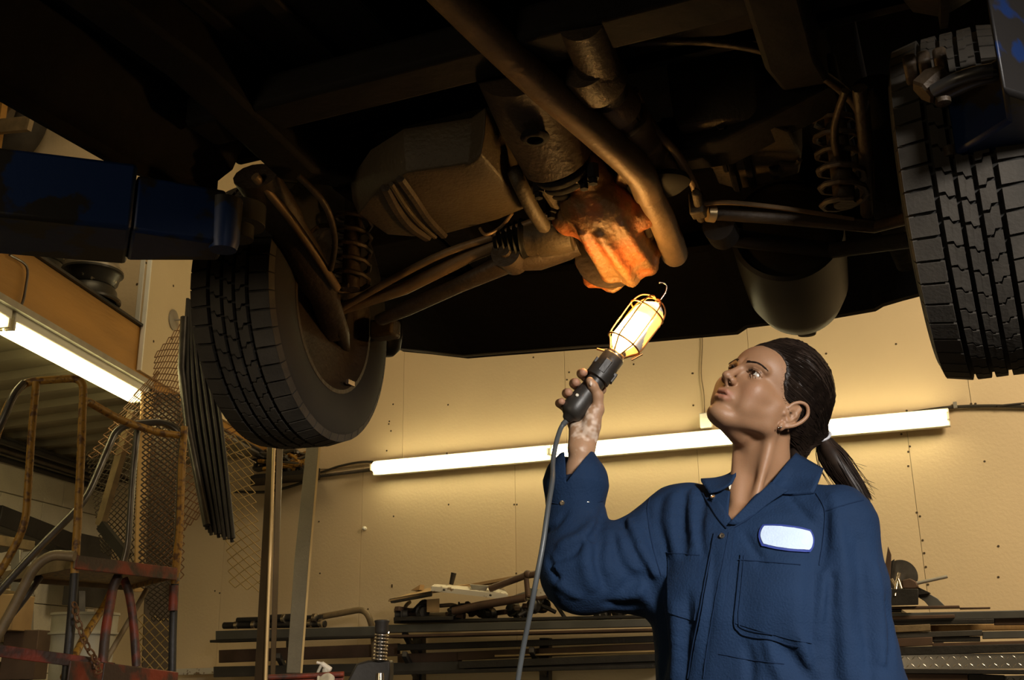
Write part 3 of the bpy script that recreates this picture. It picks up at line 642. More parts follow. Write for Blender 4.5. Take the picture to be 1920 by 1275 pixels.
# ---- lift arms in chipped blue paint
def lift_arm(N, label):
    t = thing('lift_arm', N[0], label, 'lift arm')
    return t
t = lift_arm([PZ(200, 440, 1.86)], 'blue chipped lift arm reaching in from the left under the sill')
zb_ = 1.86
def slab(parent, a, b, c_, d_, zt_, name='arm_tube', m=m_blue):   # a,b near bottom edge px; c,d far bottom edge px
    A, B, C_, D_ = PZ(*a, zb_), PZ(*b, zb_), PZ(*c_, zb_), PZ(*d_, zb_)
    MB().hexa([A, B, C_, D_] + [Vector((p.x, p.y, zt_)) for p in (A, B, C_, D_)]).build(name, m, parent, bevel=.008)
slab(t, (-120, 392), (246, 430), (236, 497), (-120, 468), 1.995)
slab(t, (246, 432), (418, 458), (410, 490), (236, 490), 1.975)
pc_ = PZ(432, 440, 1.93)
MB().lathe(PZ(412, 462, zb_) + CY * 0.01, PZ(412, 462, zb_) + ZV, [(-.004, .010), (-.004, .026), (.01, .030), (.10, .032)], 24).build('arm_end_boss', m_blue, t, smooth=True)
MB().lathe(pc_ + CY * .03, pc_ + CY * .03 + ZV, [(0, .028), (.03, .028), (.03, .05), (.075, .05)], 20).build('lift_pad', m_rubber2, t, smooth=True)
t2 = lift_arm([PZ(1850, 250, 1.9)], 'blue chipped lift arm at the upper right edge above the right tyre')
zb_ = 1.90
slab(t2, (1788, 292), (1850, 304), (2060, 245), (1920, 210), 2.02)
slab(t2, (1880, 170), (2080, 230), (2080, 300), (1890, 240), 2.09)
for pts in ([(1752, 170), (1790, 150), (1830, 137), (1860, 132)], [(1760, 182), (1790, 168), (1830, 150), (1870, 142)]):
    MB().tube(smooth_path([PZ(x, y, 1.99) for x, y in pts], 5), .012, 10).build('hydraulic_hose', m_bare, t2, smooth=True)
MB().lathe(PZ(1728, 175, 2.0), PZ(1755, 150, 2.02), [(0, .022), (.004, .026), (.03, .026), (.05, .016)], 6).build('hose_fitting', m_grime, t2)
MB().lathe(PZ(1768, 186, 1.95), PZ(1768, 186, 1.95) - ZV, [(0, .012), (.008, .012), (.01, .001)], 12).build('pin', m_grime, t2, smooth=True)
MB().lathe(PZ(1782, 287, 1.91), PZ(1782, 287, 1.91) - ZV, [(-.01, .014), (.008, .012), (.01, .001)], 12).build('pin', m_grime, t2, smooth=True)
for k, (x, y) in enumerate(((1712, 130), (1738, 125), (1768, 118))):
    MB().bar(PZ(x, y + 22, 2.06), PZ(x - 8, y - 22, 2.08), .022, .03).build('rubber_block', m_grime, t2, bevel=.006)
# ================================================================== LEFT SIDE: mesh sheets, rods, posts, ladder
# expanded metal: a diamond net cut from a polygon. corners in pixels on a plane through depth Ya..Yb
def mesh_sheet(corners, du, dv, r, m, name, label, bend=0.0, th=0.002):
    """corners: 4 world points (A,B,C,D). diamond strands drawn on the bilinear patch."""
    A, B, C_, D_ = [Vector(c) for c in corners]
    wd = ((B - A).length + (C_ - D_).length) / 2; hg = ((D_ - A).length + (C_ - B).length) / 2
    nu, nv = max(2, int(wd / du)), max(2, int(hg / dv)); mb = MB(); nrm = (B - A).cross(D_ - A).normalized()
    def q(u, v):
        b = bend * math.sin(PI * u) * math.sin(PI * v)
        return A * (1 - u) * (1 - v) + B * u * (1 - v) + C_ * u * v + D_ * (1 - u) * v + nrm * b
    def strand(p, e):
        d = (e - p); L = d.length
        if L < 1e-4: return
        d /= L; x = d.cross(nrm).normalized(); n2 = x.cross(d)
        rr = [(r, 0), (0, th), (-r, 0), (0, -th)]
        mb.add([p + x * a + n2 * b for a, b in rr] + [e + x * a + n2 * b for a, b in rr], [(0, 1, 5, 4), (1, 2, 6, 5), (2, 3, 7, 6), (3, 0, 4, 7)])
    for i in range(nu):
        for j in range(nv):
            uc, vc = (i + .5) / nu, (j + .5) / nv; a, b = .5 / nu, .5 / nv
            Lp, Rp, T, Bt = q(uc - a, vc), q(uc + a, vc), q(uc, vc + b), q(uc, vc - b)
            strand(Lp, T); strand(T, Rp); strand(Lp, Bt); strand(Bt, Rp)
    o = mb.build(name, m, fix=False); return tag(o, label, 'metal mesh')
def PY(x, y, Y): return P(x, y, Y)
mesh_sheet([PY(258, 1090, 5.0), PY(345, 1085, 5.2), PY(352, 590, 5.3), PY(290, 665, 5.1)], .044, .034, .0028, m_mesh, 'expanded_mesh', 'brown open diamond mesh sheet rising tallest beside the left tyre')
mesh_sheet([PY(258, 1095, 4.9), PY(325, 1095, 5.0), PY(340, 740, 5.1), PY(270, 735, 4.95)], .036, .026, .0034, m_meshd, 'expanded_mesh', 'dense dark mesh sheet between the wood post and the yellow ladder rail')
mesh_sheet([PY(190, 1035, 5.4), PY(262, 1075, 5.4), PY(290, 760, 5.5), PY(160, 850, 5.5)], .040, .032, .0028, m_meshd, 'expanded_mesh', 'brown mesh sheet left of the wood post, reaching down to the platform')
mesh_sheet([PY(160, 860, 5.15), PY(255, 850, 5.1), PY(300, 690, 5.1), PY(255, 735, 5.15)], .046, .040, .0030, m_mesh, 'expanded_mesh', 'coarse brown mesh corner pointing left under the strip light')
mesh_sheet([PY(340, 1000, 5.6), PY(385, 960, 5.6), PY(450, 800, 5.6), PY(345, 800, 5.6)], .052, .040, .0030, m_mesh, 'expanded_mesh', 'brown coarse mesh behind the rod bundle with a ragged lower edge')
mesh_sheet([PY(430, 1100, 5.2), PY(497, 1112, 5.2), PY(470, 830, 5.2), PY(405, 800, 5.2)], .062, .046, .0026, m_meshy, 'expanded_mesh', 'yellow open mesh hanging between the rod bundle and the steel post', bend=.03)
mesh_sheet([PY(262, 1258, 5.3), PY(318, 1258, 5.3), PY(322, 1160, 5.3), PY(258, 1150, 5.3)], .052, .044, .0030, m_meshy, 'expanded_mesh', 'tan open mesh panel low between the ladder legs')
mesh_sheet([PY(285, 1165, 5.1), PY(320, 1165, 5.1), PY(324, 1095, 5.1), PY(262, 1095, 5.1)], .030, .024, .003, m_meshd, 'expanded_mesh', 'dark fine mesh just under the platform by the red leg')

# bundle of dark rods hanging beside the tyre
tr = thing('rod_bundle', PY(400, 900, 4.2), 'bundle of long dark ribbed steel rods hanging beside the left tyre', 'steel rods')
for k in range(13):
    f = k / 12
    top = PY(352 + 14 * f, 560 + 10 * f, 4.35); bot = PY(388 + 50 * f, 992 + 17 * f + (k % 3) * 4, 4.2)
    kn = PY(345 + 62 * f, 760 - 20 * f, 4.28)
    dz_ = Vector((0, .012 * (k % 2), 0)); o = MB().tube([p + dz_ for p in smooth_path([top, kn, bot], 4)], .0078, 7).build('rod', m_dark if k % 2 else m_steel, tr, smooth=True)
MB().tube([PY(345, 595, 4.33), PY(340, 690, 4.3), PY(352, 800, 4.26), PY(388, 985, 4.18)], .016, 8).build('outer_rod', m_bare, tr, smooth=True)
# raw timber post behind the ladder
o = MB().loft([[PY(x, y, Yd) for x, Yd in zip(xs, (5.7, 5.7, 5.8, 5.8))] for y, xs in ((1330, (262, 318, 318, 262)), (740, (286, 334, 334, 286)))]).build('steel_column', m_post, bevel=.004); tag(o, 'wide dark brown column behind the diamond mesh right of the timber post', 'column')
o = MB().loft([[PY(x, y, Yd) for x, Yd in zip(xs, (5.25, 5.25, 5.35, 5.35))] for y, xs in ((1110, (252, 270, 268, 250)), (950, (256, 274, 272, 254)), (735, (266, 290, 288, 264)))]).build('timber_post', m_wood, bevel=.003)
tag(o, 'raw orange-brown timber post standing behind the diamond mesh', 'post')
o = MB().bar(PY(188, 985, 5.3), PY(250, 770, 5.2), .03, .05).build('timber_strut', m_tan); tag(o, 'thin dark wooden strip leaning left behind the curved ladder rail', 'wood strip')
o = MB().bar(PY(190, 985, 5.28), PY(238, 1045, 5.2), .03, .05).build('flat_bar', m_dark); tag(o, 'short dark flat bar angled down behind the mesh to the platform', 'steel bar')

# steel posts in the middle left
t = thing('steel_post', PY(508, 1275, 4.0), 'tall brown steel channel post with a painted highlight along its corner edge', 'post')
def vslab(x0, x1, xt0, xt1, Y0, Y1, yb=1330, yt=800):
    return [[PY(x0, yb, Y0), PY(x1, yb, Y1), PY(x1, yb, Y1 + .06), PY(x0, yb, Y0 + .06)], [PY(xt0, yt, Y0), PY(xt1, yt, Y1), PY(xt1, yt, Y1 + .06), PY(xt0, yt, Y0 + .06)]]
MB().loft(vslab(474, 497, 503, 514, 4.0, 3.97)).build('web', m_post, t, bevel=.004)
MB().loft(vslab(492, 500, 512, 518, 3.955, 3.955)).build('edge_highlight', m_highlight_brass, t, bevel=.004)  # corner highlight of the post, put in as a bright strip
MB().loft(vslab(505, 514, 519, 532, 4.02, 4.05)).build('flange', m_post, t, bevel=.004)
t = thing('leaning_board', PY(560, 1275, 4.6), 'grey-brown board leaning upright with a pale raw right edge', 'board')
MB().loft([[PY(a, y, 4.6), PY(b, y, 4.55), PY(b, y, 4.575), PY(a, y, 4.625)] for y, a, b in ((1262, 537, 563), (1050, 552, 579), (830, 575, 598))]).build('board', m_board, t, bevel=.002)
MB().loft([[PY(a, y, 4.545), PY(b, y, 4.545), PY(b, y, 4.57), PY(a, y, 4.57)] for y, a, b in ((1262, 563, 567), (1050, 579, 583), (830, 598, 602))]).build('board_edge', m_edge, t)
# tangle of cables and a shelf high in the corner behind the posts
sh = thing('corner_shelf', PY(510, 890, 6.9), 'small shelf high in the corner piled with tangled cables and yellow cords', 'shelf')
MB().hexa([BW(470, 898, .3), BW(600, 886, .3), BW(600, 900, .02), BW(470, 912, .02)] + [p + ZV * .03 for p in (BW(470, 898, .3), BW(600, 886, .3), BW(600, 900, .02), BW(470, 912, .02))]).build('shelf_board', m_dark, sh)
for k in range(16):
    r_ = RND; pts = [BW(470 + r_.random() * 110, 845 + r_.random() * 38, .05 + r_.random() * .2) for _ in range(5)]
    MB().tube(smooth_path(pts, 6), .010 + .006 * r_.random(), 6).build('tangled_cable', (m_cable, m_yrust, m_bare, m_cable)[k % 4], sh, smooth=True)
cable([PY(440, 848, 5.6), PY(458, 856, 5.6), PY(480, 868, 5.6)], .004, 'thin pale wire drooping right from the mesh to the steel post', m=m_tan)
cable([BW(x, y, .03) for x, y in ((440, 922), (500, 922), (545, 912), (580, 900), (612, 890))], .010, 'dark cable sagging along the wall behind the steel post')

# ---- rolling ladder / platform in worn paint
ld_ = thing('rolling_ladder', PY(170, 1500, 3.6), 'worn rolling platform ladder with rusty yellow tube rails and red platform edges', 'ladder')
def rail(pts, r, m, name='handrail', bend=.06, Yc=None):
    return MB().tube(bend_path([PY(*p) for p in pts], bend), r, 12).build(name, m, ld_, smooth=True)
R1 = .0125
# near left hoop
rail([(-30, 880, 3.45), (14, 760, 3.45), (42, 716, 3.45), (100, 712, 3.47), (157, 708, 3.5), (150, 900, 3.5), (140, 1075, 3.5)], .0135, m_yrust, bend=.09)
rail([(68, 716, 3.45), (60, 800, 3.45), (48, 985, 3.45), (8, 1062, 3.45), (-40, 1130, 3.45)], R1, m_yrust)
rail([(-40, 870, 3.4), (5, 790, 3.4), (26, 738, 3.41), (45, 718, 3.44)], R1, m_bare)
# rear rails
rail([(163, 752, 3.52), (230, 790, 3.7), (300, 812, 3.9), (335, 816, 3.95)], .014, m_yrust)
rail([(-30, 1140, 3.6), (60, 1040, 3.7), (160, 940, 3.8), (215, 812, 3.9), (235, 797, 3.92), (305, 790, 3.98), (342, 810, 4.0), (338, 900, 4.0), (330, 1090, 4.0)], .0135, m_bare, bend=.07)
rail([(345, 800, 4.0), (341, 860, 4.0), (336, 1000, 4.0), (328, 1095, 4.0)], .0155, m_yrust)
rail([(258, 800, 4.0), (248, 900, 4.0), (240, 1030, 4.0), (222, 1085, 4.0)], .0125, m_bare)
# tan curved grab rail
rail([(140, 1043, 3.42), (95, 1040, 3.42), (64, 1062, 3.4), (30, 1130, 3.38), (-30, 1240, 3.36)], .0165, m_tan, bend=.07)
# lower legs
rail([(140, 1075, 3.5), (134, 1160, 3.5), (122, 1290, 3.5)], .0145, m_dark, 'leg'); rail([(328, 1095, 4.0), (324, 1180, 4.0), (322, 1290, 4.0)], .0145, m_dark, 'leg')
rail([(-30, 1210, 3.7), (40, 1130, 3.75), (75, 1080, 3.8)], .014, m_bare, 'brace')
rail([(120, 1270, 3.55), (160, 1190, 3.8), (200, 1130, 3.95), (215, 1090, 4.0)], .013, m_yrust, 'brace')
rail([(195, 1245, 4.1), (250, 1150, 4.2), (275, 1105, 4.25)], .010, m_tan, 'brace')
rail([(192, 1250, 3.7), (198, 1180, 3.72), (212, 1100, 3.75), (222, 1080, 3.76)], .0165, m_red, 'leg')
rail([(256, 1250, 3.9), (250, 1160, 3.9), (242, 1110, 3.9), (232, 1085, 3.88)], .0155, m_red, 'leg')
rail([(326, 1098, 3.97), (324, 1145, 3.97)], .0165, m_red, 'leg_sleeve')
# platform: tray with angle-iron edges
def tri(z): return z
ca, cb, ccn, cd = PY(142, 1048, 3.48), PY(330, 1092, 3.97), PY(245, 1062, 4.55), PY(8, 1062, 4.0)
zpl = ca.z
pf = [Vector((p.x, p.y, zpl)) for p in (ca, cb, ccn, cd)]
MB().hexa([p - ZV * .006 for p in pf] + [p + ZV * .004 for p in pf]).build('platform', m_yrust, ld_)
for i, (m, h) in enumerate(((m_red, .045), (m_yrust, .03), (m_tan, .03), (m_tan, .04))):
    a, b = pf[i], pf[(i + 1) % 4]
    MB().bar(a - ZV * .010, b - ZV * .010, .006, h).build('platform_edge', m, ld_, bevel=.002)
# lower step / tray
zs = PY(140, 1255, 3.45).z
sp = [PY(-40, 1215, 3.3), PY(185, 1245, 3.55)]
a, b = sp
MB().hexa([a, b, b + Vector((-.10, .42, 0)), a + Vector((-.1, .42, 0))] + [p + ZV * .006 for p in (a, b, b + Vector((-.10, .42, 0)), a + Vector((-.1, .42, 0)))]).build('step', m_red, ld_)
MB().bar(a, b, .006, .036).build('step_edge', m_red, ld_, bevel=.002)
a, b = PY(128, 1262, 3.42), PY(190, 1266, 3.6)
MB().bar(a, b, .008, .075).build('kick_plate', m_red, ld_, bevel=.003)
a, b = PY(190, 1275, 3.60), PY(330, 1290, 4.0)
MB().bar(a, b, .008, .11).build('kick_plate', m_red, ld_, bevel=.003)
# chain
cp = smooth_path([PY(139, 1130, 3.44), PY(146, 1165, 3.43), PY(160, 1205, 3.45), PY(180, 1240, 3.50), PY(186, 1262, 3.5)], 3)
tot = len(cp)
for k in range(tot - 1):
    a, b = cp[k], cp[k + 1]; d = (b - a).normalized(); c = (a + b) / 2; x = (Vector((1, 0, 0)) if k % 2 else Vector((.35, 1, 0))); x = (x - d * x.dot(d)).normalized(); L = (b - a).length
    pts = [c + d * (L * .62 * math.sin(t_)) + x * (.0095 * math.cos(t_)) for t_ in [2 * PI * j / 12 for j in range(13)]]
    MB().tube(pts, .0032, 6).build('chain_link', m_mesh, ld_, smooth=True)

# ---- bucket behind the ladder
bt = thing('bucket', PY(138, 1300, 4.6), 'dirty white plastic pail with a ribbed rim behind the ladder', 'bucket')
b0_ = PY(141, 1340, 4.6); b1_ = PY(141, 1150, 4.6)
H = b1_.z - b0_.z; rb1 = M_(56, 4.6)
MB().lathe(b0_, b0_ + ZV, [(0, rb1 * .86), (H - .09, rb1 * .96), (H - .088, rb1 * 1.06), (H - .080, rb1 * 1.06), (H - .078, rb1 * .99), (H - .012, rb1), (H - .010, rb1 * 1.04), (H, rb1 * 1.04), (H, rb1 * .97), (.01, rb1 * .82)], 40).build('pail', m_bucket, bt, smooth=True)
for k in range(4):
    MB().bar(PY(108 + k * 0, 1172 + k * 16, 4.6 - rb1 * .8), PY(113, 1173 + k * 16, 4.6 - rb1 * .82), .003, .003).build('level_mark', m_bare, bt)

# ---- slotted rack at the far left edge with boxes
rk = thing('slotted_rack', PY(40, 1275, 5.4), 'grey slotted-angle rack at the left edge behind the ladder', 'rack')
for x, Yd in ((48, 5.2), (28, 5.9)):
    MB().bar(PY(x, 1330, Yd), PY(x + 4, 1030 if Yd > 5.5 else 1035, Yd), .05, .04, up=(0, 1, 0)).build('upright', m_galv, rk, bevel=.003)
for y, hh in ((1018, .05), (1118, .045), (1200, .045), (1255, .045)):
    a = PY(-60, y - 14, 4.9); b = PY(60, y + 6, 5.5)
    MB().bar(a, b, .03, hh).build('shelf_rail', m_tan, rk, bevel=.003)
    MB().hexa([a, b, b + Vector((-.3, .3, 0)), a + Vector((-.5, .1, 0))] + [p + ZV * .01 for p in (a, b, b + Vector((-.3, .3, 0)), a + Vector((-.5, .1, 0)))]).build('shelf_board', m_steel, rk)
hl = MB()
for k in range(5):
    q = PY(51, 1050 + k * 40, 5.17); hl.lathe(q, q - Vector((0, 1, 0)), [(0, .008), (.008, .007)], 8)
hl.build('slot', m_dark, rk, kind='stuff')
# black beam shelf along the block wall
a, b = LWp(-60, 968), LWp(128, 1036)
o = MB().bar(a + ln * .16, b + ln * .16, .14, .13).build('wall_channel', m_dark, bevel=.006); tag(o, 'long black channel fixed along the block wall above the rack', 'steel channel')
o = MB().box(PY(48, 1228, 5.1), (.16, .14, .22)).build('cardboard_box', m_brown, bevel=.004); tag(o, 'brown box on the rack left of the white bucket', 'box')
o = MB().box(PY(14, 1150, 5.0), (.15, .2, .16)).build('cardboard_box', m_card, bevel=.004); tag(o, 'small orange-brown box at the left edge under the bright clamp', 'box')
cl = MB()
for k in range(4): cl.tube([PY(-12 + k * 2, 1092 + 4 * k, 4.9), PY(16 + k, 1084 + 5 * k, 4.9)], .012, 10)
o = cl.build('socket_set', m_chrome, smooth=True, kind='stuff'); tag(o, 'shiny cluster of metal pegs at the left edge by the platform', 'metal parts')
o = MB().box(LWp(150, 1065) + ln * .22 + ZV * -.05 - ld * .25, (.5, .05, .5), (ld, ln, ZV)).build('leaning_sheet', m_steel, bevel=.004); tag(o, 'dark sheet leaning on the block wall behind the platform', 'panel')
o = MB().loft([[PY(x, y, Yd) for x, Yd in ((148, 5.2), (160, 5.2), (160, 5.25), (148, 5.25))] for y in (1150, 1108)]).build('bracket', m_bare); tag(o, 'small grey bracket standing behind the bucket rim', 'bracket')
# ================================================================== STOCK RACK ALONG THE BACK WALL
def SW(x, y, off): return PL(x, y, W0 + bn * off, bn)
def bar_px(xa, ya, xb, yb, hpx, off, dep, m, name, label=None, cat=None, parent=None, bevel=.003, group=None, kind=None):
    """a long bar whose top edge runs (xa,ya)-(xb,yb); hpx tall in the picture, dep metres deep behind its face"""
    if name == 'steel_bar' and xb in (1225, 1228): e = (1400 - xa) / (xb - xa); xb, yb = 1400, ya + (yb - ya) * e
    if name == 'steel_bar' and 1677 <= xa <= 1691: e = (xb - 1560) / (xb - xa); xa, ya = 1560, yb - (yb - ya) * e
    a, b = SW(xa, ya, off), SW(xb, yb, off); a2, b2 = SW(xa, ya + hpx, off), SW(xb, yb + hpx, off)
    o = MB().hexa([a2, b2, b2 - bn * dep, a2 - bn * dep, a, b, b - bn * dep, a - bn * dep]).build(name, m, parent, bevel=bevel)
    return tag(o, label, cat, group, kind)
rack = thing('stock_rack', SW(900, 1500, .45), 'long dark steel stock rack along the back wall carrying bars and scrap', 'rack')
O = .50
bar_px(404, 1183, 706, 1174, 17, O, .06, m_steel2, 'top_beam', parent=rack); bar_px(393, 1200, 720, 1190, 5, O + .03, .12, m_dark, 'beam_flange', parent=rack)
bar_px(706, 1172, 2000, 1142, 15, O + .02, .06, m_steel2, 'top_beam', parent=rack); bar_px(738, 1163, 1690, 1142, 6, O - .02, .40, m_dark, 'shelf_deck', parent=rack)
bar_px(715, 1191, 1225, 1178, 5, O + .03, .25, m_brown, 'beam_flange', parent=rack)
for x in (545, 782, 1020, 1760):
    bar_px(x - 9, 1196, x + 9, 1196, 140, O - .36, .06, m_steel, 'upright', parent=rack)
for x, y in ((545, 1243), (782, 1240), (1020, 1232), (782, 1200)):
    a = SW(x, y, O - .34); b = SW(x - 24, y - 14, O - .02); MB().bar(a - ZV * .10, b, .03, .035).build('cantilever_arm', m_steel, rack, bevel=.003)
bar_px(400, 1250, 1240, 1232, 20, O - .10, .10, m_steel, 'lower_beam', parent=rack); bar_px(600, 1262, 1225, 1246, 7, O - .02, .30, m_dark, 'beam_flange', parent=rack)
bar_px(330, 1254, 560, 1247, 12, .14, .12, m_chipw, 'wall_ledge', parent=rack)
BARS = [
 (410, 1219, 745, 1206, 24, .30, .04, m_brown, 'brown flat plank on the rack left of the coil spring stand'),
 (745, 1208, 1225, 1192, 12, .42, .05, m_dark, 'black bar on the rack directly below the blue-grey top beam'),
 (858, 1222, 1228, 1206, 16, .38, .05, m_brown, 'grey-brown bar in the middle of the rack under the black bar'),
 (745, 1226, 860, 1222, 18, .34, .05, m_brown, 'brown bar end just right of the coil spring'),
 (927, 1228, 1228, 1219, 4, .44, .02, m_highlight_brass, 'thin bright strip painting a highlight along the middle bar of the rack'),  # highlight on the middle bar, modelled as a bright strip
 (860, 1240, 1228, 1226, 14, .46, .05, m_dark, 'dark angle bar below the highlight strip'),
 (1678, 1137, 1799, 1135, 5, .50, .10, m_brown, 'grey flat strip lying on top at the right of the coverall'),
 (1799, 1139, 1857, 1138, 3, .48, .08, m_brown, 'thin flat strip end on top of the rack at the far right'),
 (1680, 1155, 1790, 1152, 7, .54, .06, m_brown, 'short brown bar just under the blue-grey beam at the right'),
 (1680, 1163, 1864, 1160, 9, .52, .06, m_dark, 'dark bar second below the blue-grey beam at the right'),
 (1864, 1156, 1990, 1155, 16, .50, .06, m_brown, 'brown bar at the right edge level with the second dark bar'),
 (1680, 1173, 1744, 1170, 13, .54, .08, m_tan, 'short light brown block end beside the coverall elbow'),
 (1745, 1172, 1990, 1168, 12, .40, .05, m_wood, 'tan wooden strip behind the dark bars at the right'),
 (1683, 1186, 1842, 1181, 11, .53, .06, m_steel, 'greenish dark bar right of the coverall, ending before the grey channel'),
 (1842, 1184, 1990, 1181, 14, .50, .06, m_steel2, 'light grey channel at the right edge above the tread plate'),
 (1684, 1197, 1748, 1194, 16, .56, .05, m_brown, 'stubby brown bar beside the sleeve under the greenish bar'),
 (1748, 1194, 1838, 1193, 10, .52, .05, m_dark, 'short black bar between the stubby brown bar and the grey channel'),
 (1748, 1206, 1990, 1199, 8, .54, .10, m_brown, 'long reddish flat bar above the lowest dark angle'),
 (1686, 1213, 1990, 1205, 16, .56, .08, m_dark, 'long black angle bar directly above the bright tread plate'),
 (1688, 1254, 1990, 1256, 9, .60, .06, m_dark, 'black bar directly below the bright tread plate'),
 (1690, 1262, 1815, 1264, 22, .58, .06, m_brown, 'brown bar in the lower right under the tread plate'),
 (1815, 1263, 1884, 1266, 18, .57, .06, m_dark, 'dark bar between the brown bar and the second tread plate'),
]
for xa, ya, xb, yb, h, off, dep, m, lab in BARS: bar_px(xa, ya, xb, yb, h, off, dep, m, 'steel_bar', lab, 'bar')
# checker plate with raised diamonds
def tread_plate(xa, ya, xb, yb, hpx, off, lab):
    a, b = SW(xa, ya, off), SW(xb, yb, off); a2, b2 = SW(xa, ya + hpx, off), SW(xb, yb + hpx, off)
    t = thing('tread_plate', a2, lab, 'metal plate')
    MB().hexa([a2, b2, b2 - bn * .006, a2 - bn * .006, a, b, b - bn * .006, a - bn * .006]).build('sheet', m_plate, t)
    L = (b - a).length; Hh = (a - a2).length; u = (b - a).normalized(); v = (a - a2).normalized(); mb = MB()
    nx, ny = int(L / .026), max(1, int(Hh / .026))
    for i in range(nx):
        for j in range(ny):
            c = a2 + u * ((i + .5) * L / nx) + v * ((j + .5) * Hh / ny)
            d = (u + v * (1 if (i + j) % 2 else -1)).normalized(); e = d.cross(bn).normalized()
            mb.add([c - d * .014, c + e * .0035, c + d * .014, c - e * .0035, c + bn * .0025], [(0, 1, 4), (1, 2, 4), (2, 3, 4), (3, 0, 4)])
    mb.build('raised_diamonds', m_plate, t, kind='stuff')
tread_plate(1686, 1227, 1990, 1224, 29, .55, 'bright aluminium tread plate right of the coverall on the rack')
tread_plate(1884, 1267, 1990, 1265, 30, .54, 'second tread plate just showing at the lower right edge')

# ---- on top of the rack: tools at the left
tb_ = thing('clamp_bars', SW(520, 1170, .4), 'row of black clamp bars with chrome collars lying on the left of the rack', 'clamps')
for xa, ya, xb, yb, r in ((420, 1173, 610, 1170, .022), (445, 1163, 605, 1158, .018), (500, 1160, 560, 1157, .024)):
    MB().tube([SW(xa, ya, .42), SW(xb, yb, .40)], r, 12).build('clamp_bar', m_dark, tb_, smooth=True)
for x, y in ((444, 1172), (476, 1171), (532, 1160), (590, 1158), (602, 1168), (582, 1168)):
    q = SW(x, y, .42); MB().lathe(q, q + bd, [(-.012, .020), (-.010, .027), (.012, .027), (.014, .020)], 12).build('collar', m_chrome, tb_, smooth=True)
o = MB().tube(bend_path([SW(600, 1157, .38), SW(686, 1141, .36), SW(700, 1180, .36), SW(703, 1240, .36)], .09), .020, 12).build('bent_tube', m_tan, smooth=True); tag(o, 'brown tube bent down at its right end behind the spring stand', 'tube')
# ---- scrap pile left of the person
def plate_px(pts, off, th, m, name, lab, cat, offs=None, bevel=.002):
    q = [SW(x, y, off if offs is None else offs[i]) for i, (x, y) in enumerate(pts)]
    o = MB().prism(q, bn * -th).build(name, m, bevel=bevel); return tag(o, lab, cat)
def slab_px(a, b, c, d, th, m, name, lab, cat):      # four (x, y, off) corners of a thin sheet
    q = [SW(*p) for p in (a, b, c, d)]
    o = MB().prism(q, ZV * -th).build(name, m, bevel=.002); return tag(o, lab, cat)
slab_px((728, 1124, .55), (812, 1108, .55), (960, 1086, .15), (800, 1103, .15), .014, m_card, 'tan_sheet', 'tan sheet metal panel with a dark turned-down edge on the scrap pile', 'sheet')
o = MB().hexa([SW(733, 1131, .55), SW(810, 1116, .55), SW(810, 1118, .40), SW(740, 1131, .40), SW(730, 1123, .55), SW(810, 1108, .55), SW(812, 1109, .4), SW(740, 1122, .4)]).build('turned_edge', m_dark); tag(o, 'dark turned edge under the tan sheet at the left of the pile', 'sheet')
slab_px((808, 1101, .58), (952, 1122, .50), (948, 1110, .22), (815, 1100, .22), .008, m_dark, 'white_strip_base', 'dark underside plate carrying the chipped white strip', 'sheet')
o = MB().hexa([SW(808, 1108, .585), SW(950, 1124, .505), SW(950, 1124, .49), SW(808, 1108, .57), SW(809, 1099, .585), SW(953, 1115, .505), SW(953, 1115, .49), SW(809, 1099, .57)])
o.hexa([SW(809, 1100, .585), SW(953, 1116, .505), SW(946, 1106, .40), SW(815, 1096, .50), SW(809, 1099, .585), SW(953, 1115, .505), SW(946, 1105, .40), SW(815, 1095, .50)])
o = o.build('white_channel', m_chipw); tag(o, 'chipped white painted channel lying across the scrap pile', 'channel')
hb = MB()
for x, y in ((832, 1106), (919, 1116)):
    q = SW(x, y, .59); hb.lathe(q - bn * .01, q, [(0, .006), (.012, .006)], 8)
hb.build('bolt_hole', m_dark, o, kind='stuff')
o = MB().hexa([SW(886, 1108, .52), SW(910, 1109, .50), SW(910, 1109, .45), SW(886, 1108, .47), SW(881, 1096, .52), SW(916, 1099, .50), SW(916, 1098, .45), SW(881, 1095, .47)]).build('small_bracket', m_galv); tag(o, 'small shiny open bracket sitting on the white channel', 'bracket')
slab_px((842, 1102, .35), (980, 1076, .30), (1050, 1070, .25), (870, 1098, .15), .02, m_card, 'long_tan_sheet', 'long tan sheet rising to the right behind the white channel', 'sheet')
o = MB().tube([SW(846, 1096, .30), SW(851, 1074, .30)], [.014, .018], 10).build('tool_handle', m_blackp, smooth=True); tag(o, 'short black handle sticking up from the scrap pile', 'handle')
o = MB().prism([SW(770, 1107, .3), SW(788, 1096, .3), (SW(786, 1106, .3))], bn * -.06).build('scrap_wedge', m_card); tag(o, 'small brown wedge standing on the tan sheet', 'scrap')
fr = thing('tubular_scrap', SW(960, 1090, .45), 'rusty tubular frame with a triangular end on the scrap pile', 'frame')
for pts, r in (([(918, 1104, .5), (986, 1079, .48), (1040, 1070, .46)], .020), ([(986, 1078, .48), (988, 1098, .48), (990, 1120, .48)], .016), ([(850, 1146, .52), (900, 1135, .52), (985, 1121, .50)], .024), ([(920, 1108, .4), (975, 1082, .4)], .014), ([(990, 1118, .5), (1010, 1122, .5), (1030, 1118, .5), (1062, 1092, .48)], .012)):
    MB().tube([SW(*p) for p in pts], r, 10).build('frame_tube', m_brown, fr, smooth=True)
q = SW(989, 1077, .48); MB().ball(q, .026, 10).build('frame_joint', m_brown, fr, smooth=True)
o = MB().tube(smooth_path([SW(1000, 1092, .4), SW(1015, 1083, .4), SW(1040, 1079, .4), SW(1060, 1084, .4)], 5), .005, 6).build('thin_wire', m_mesh, smooth=True); tag(o, 'thin curved wire between the frame and the sleeve', 'wire')
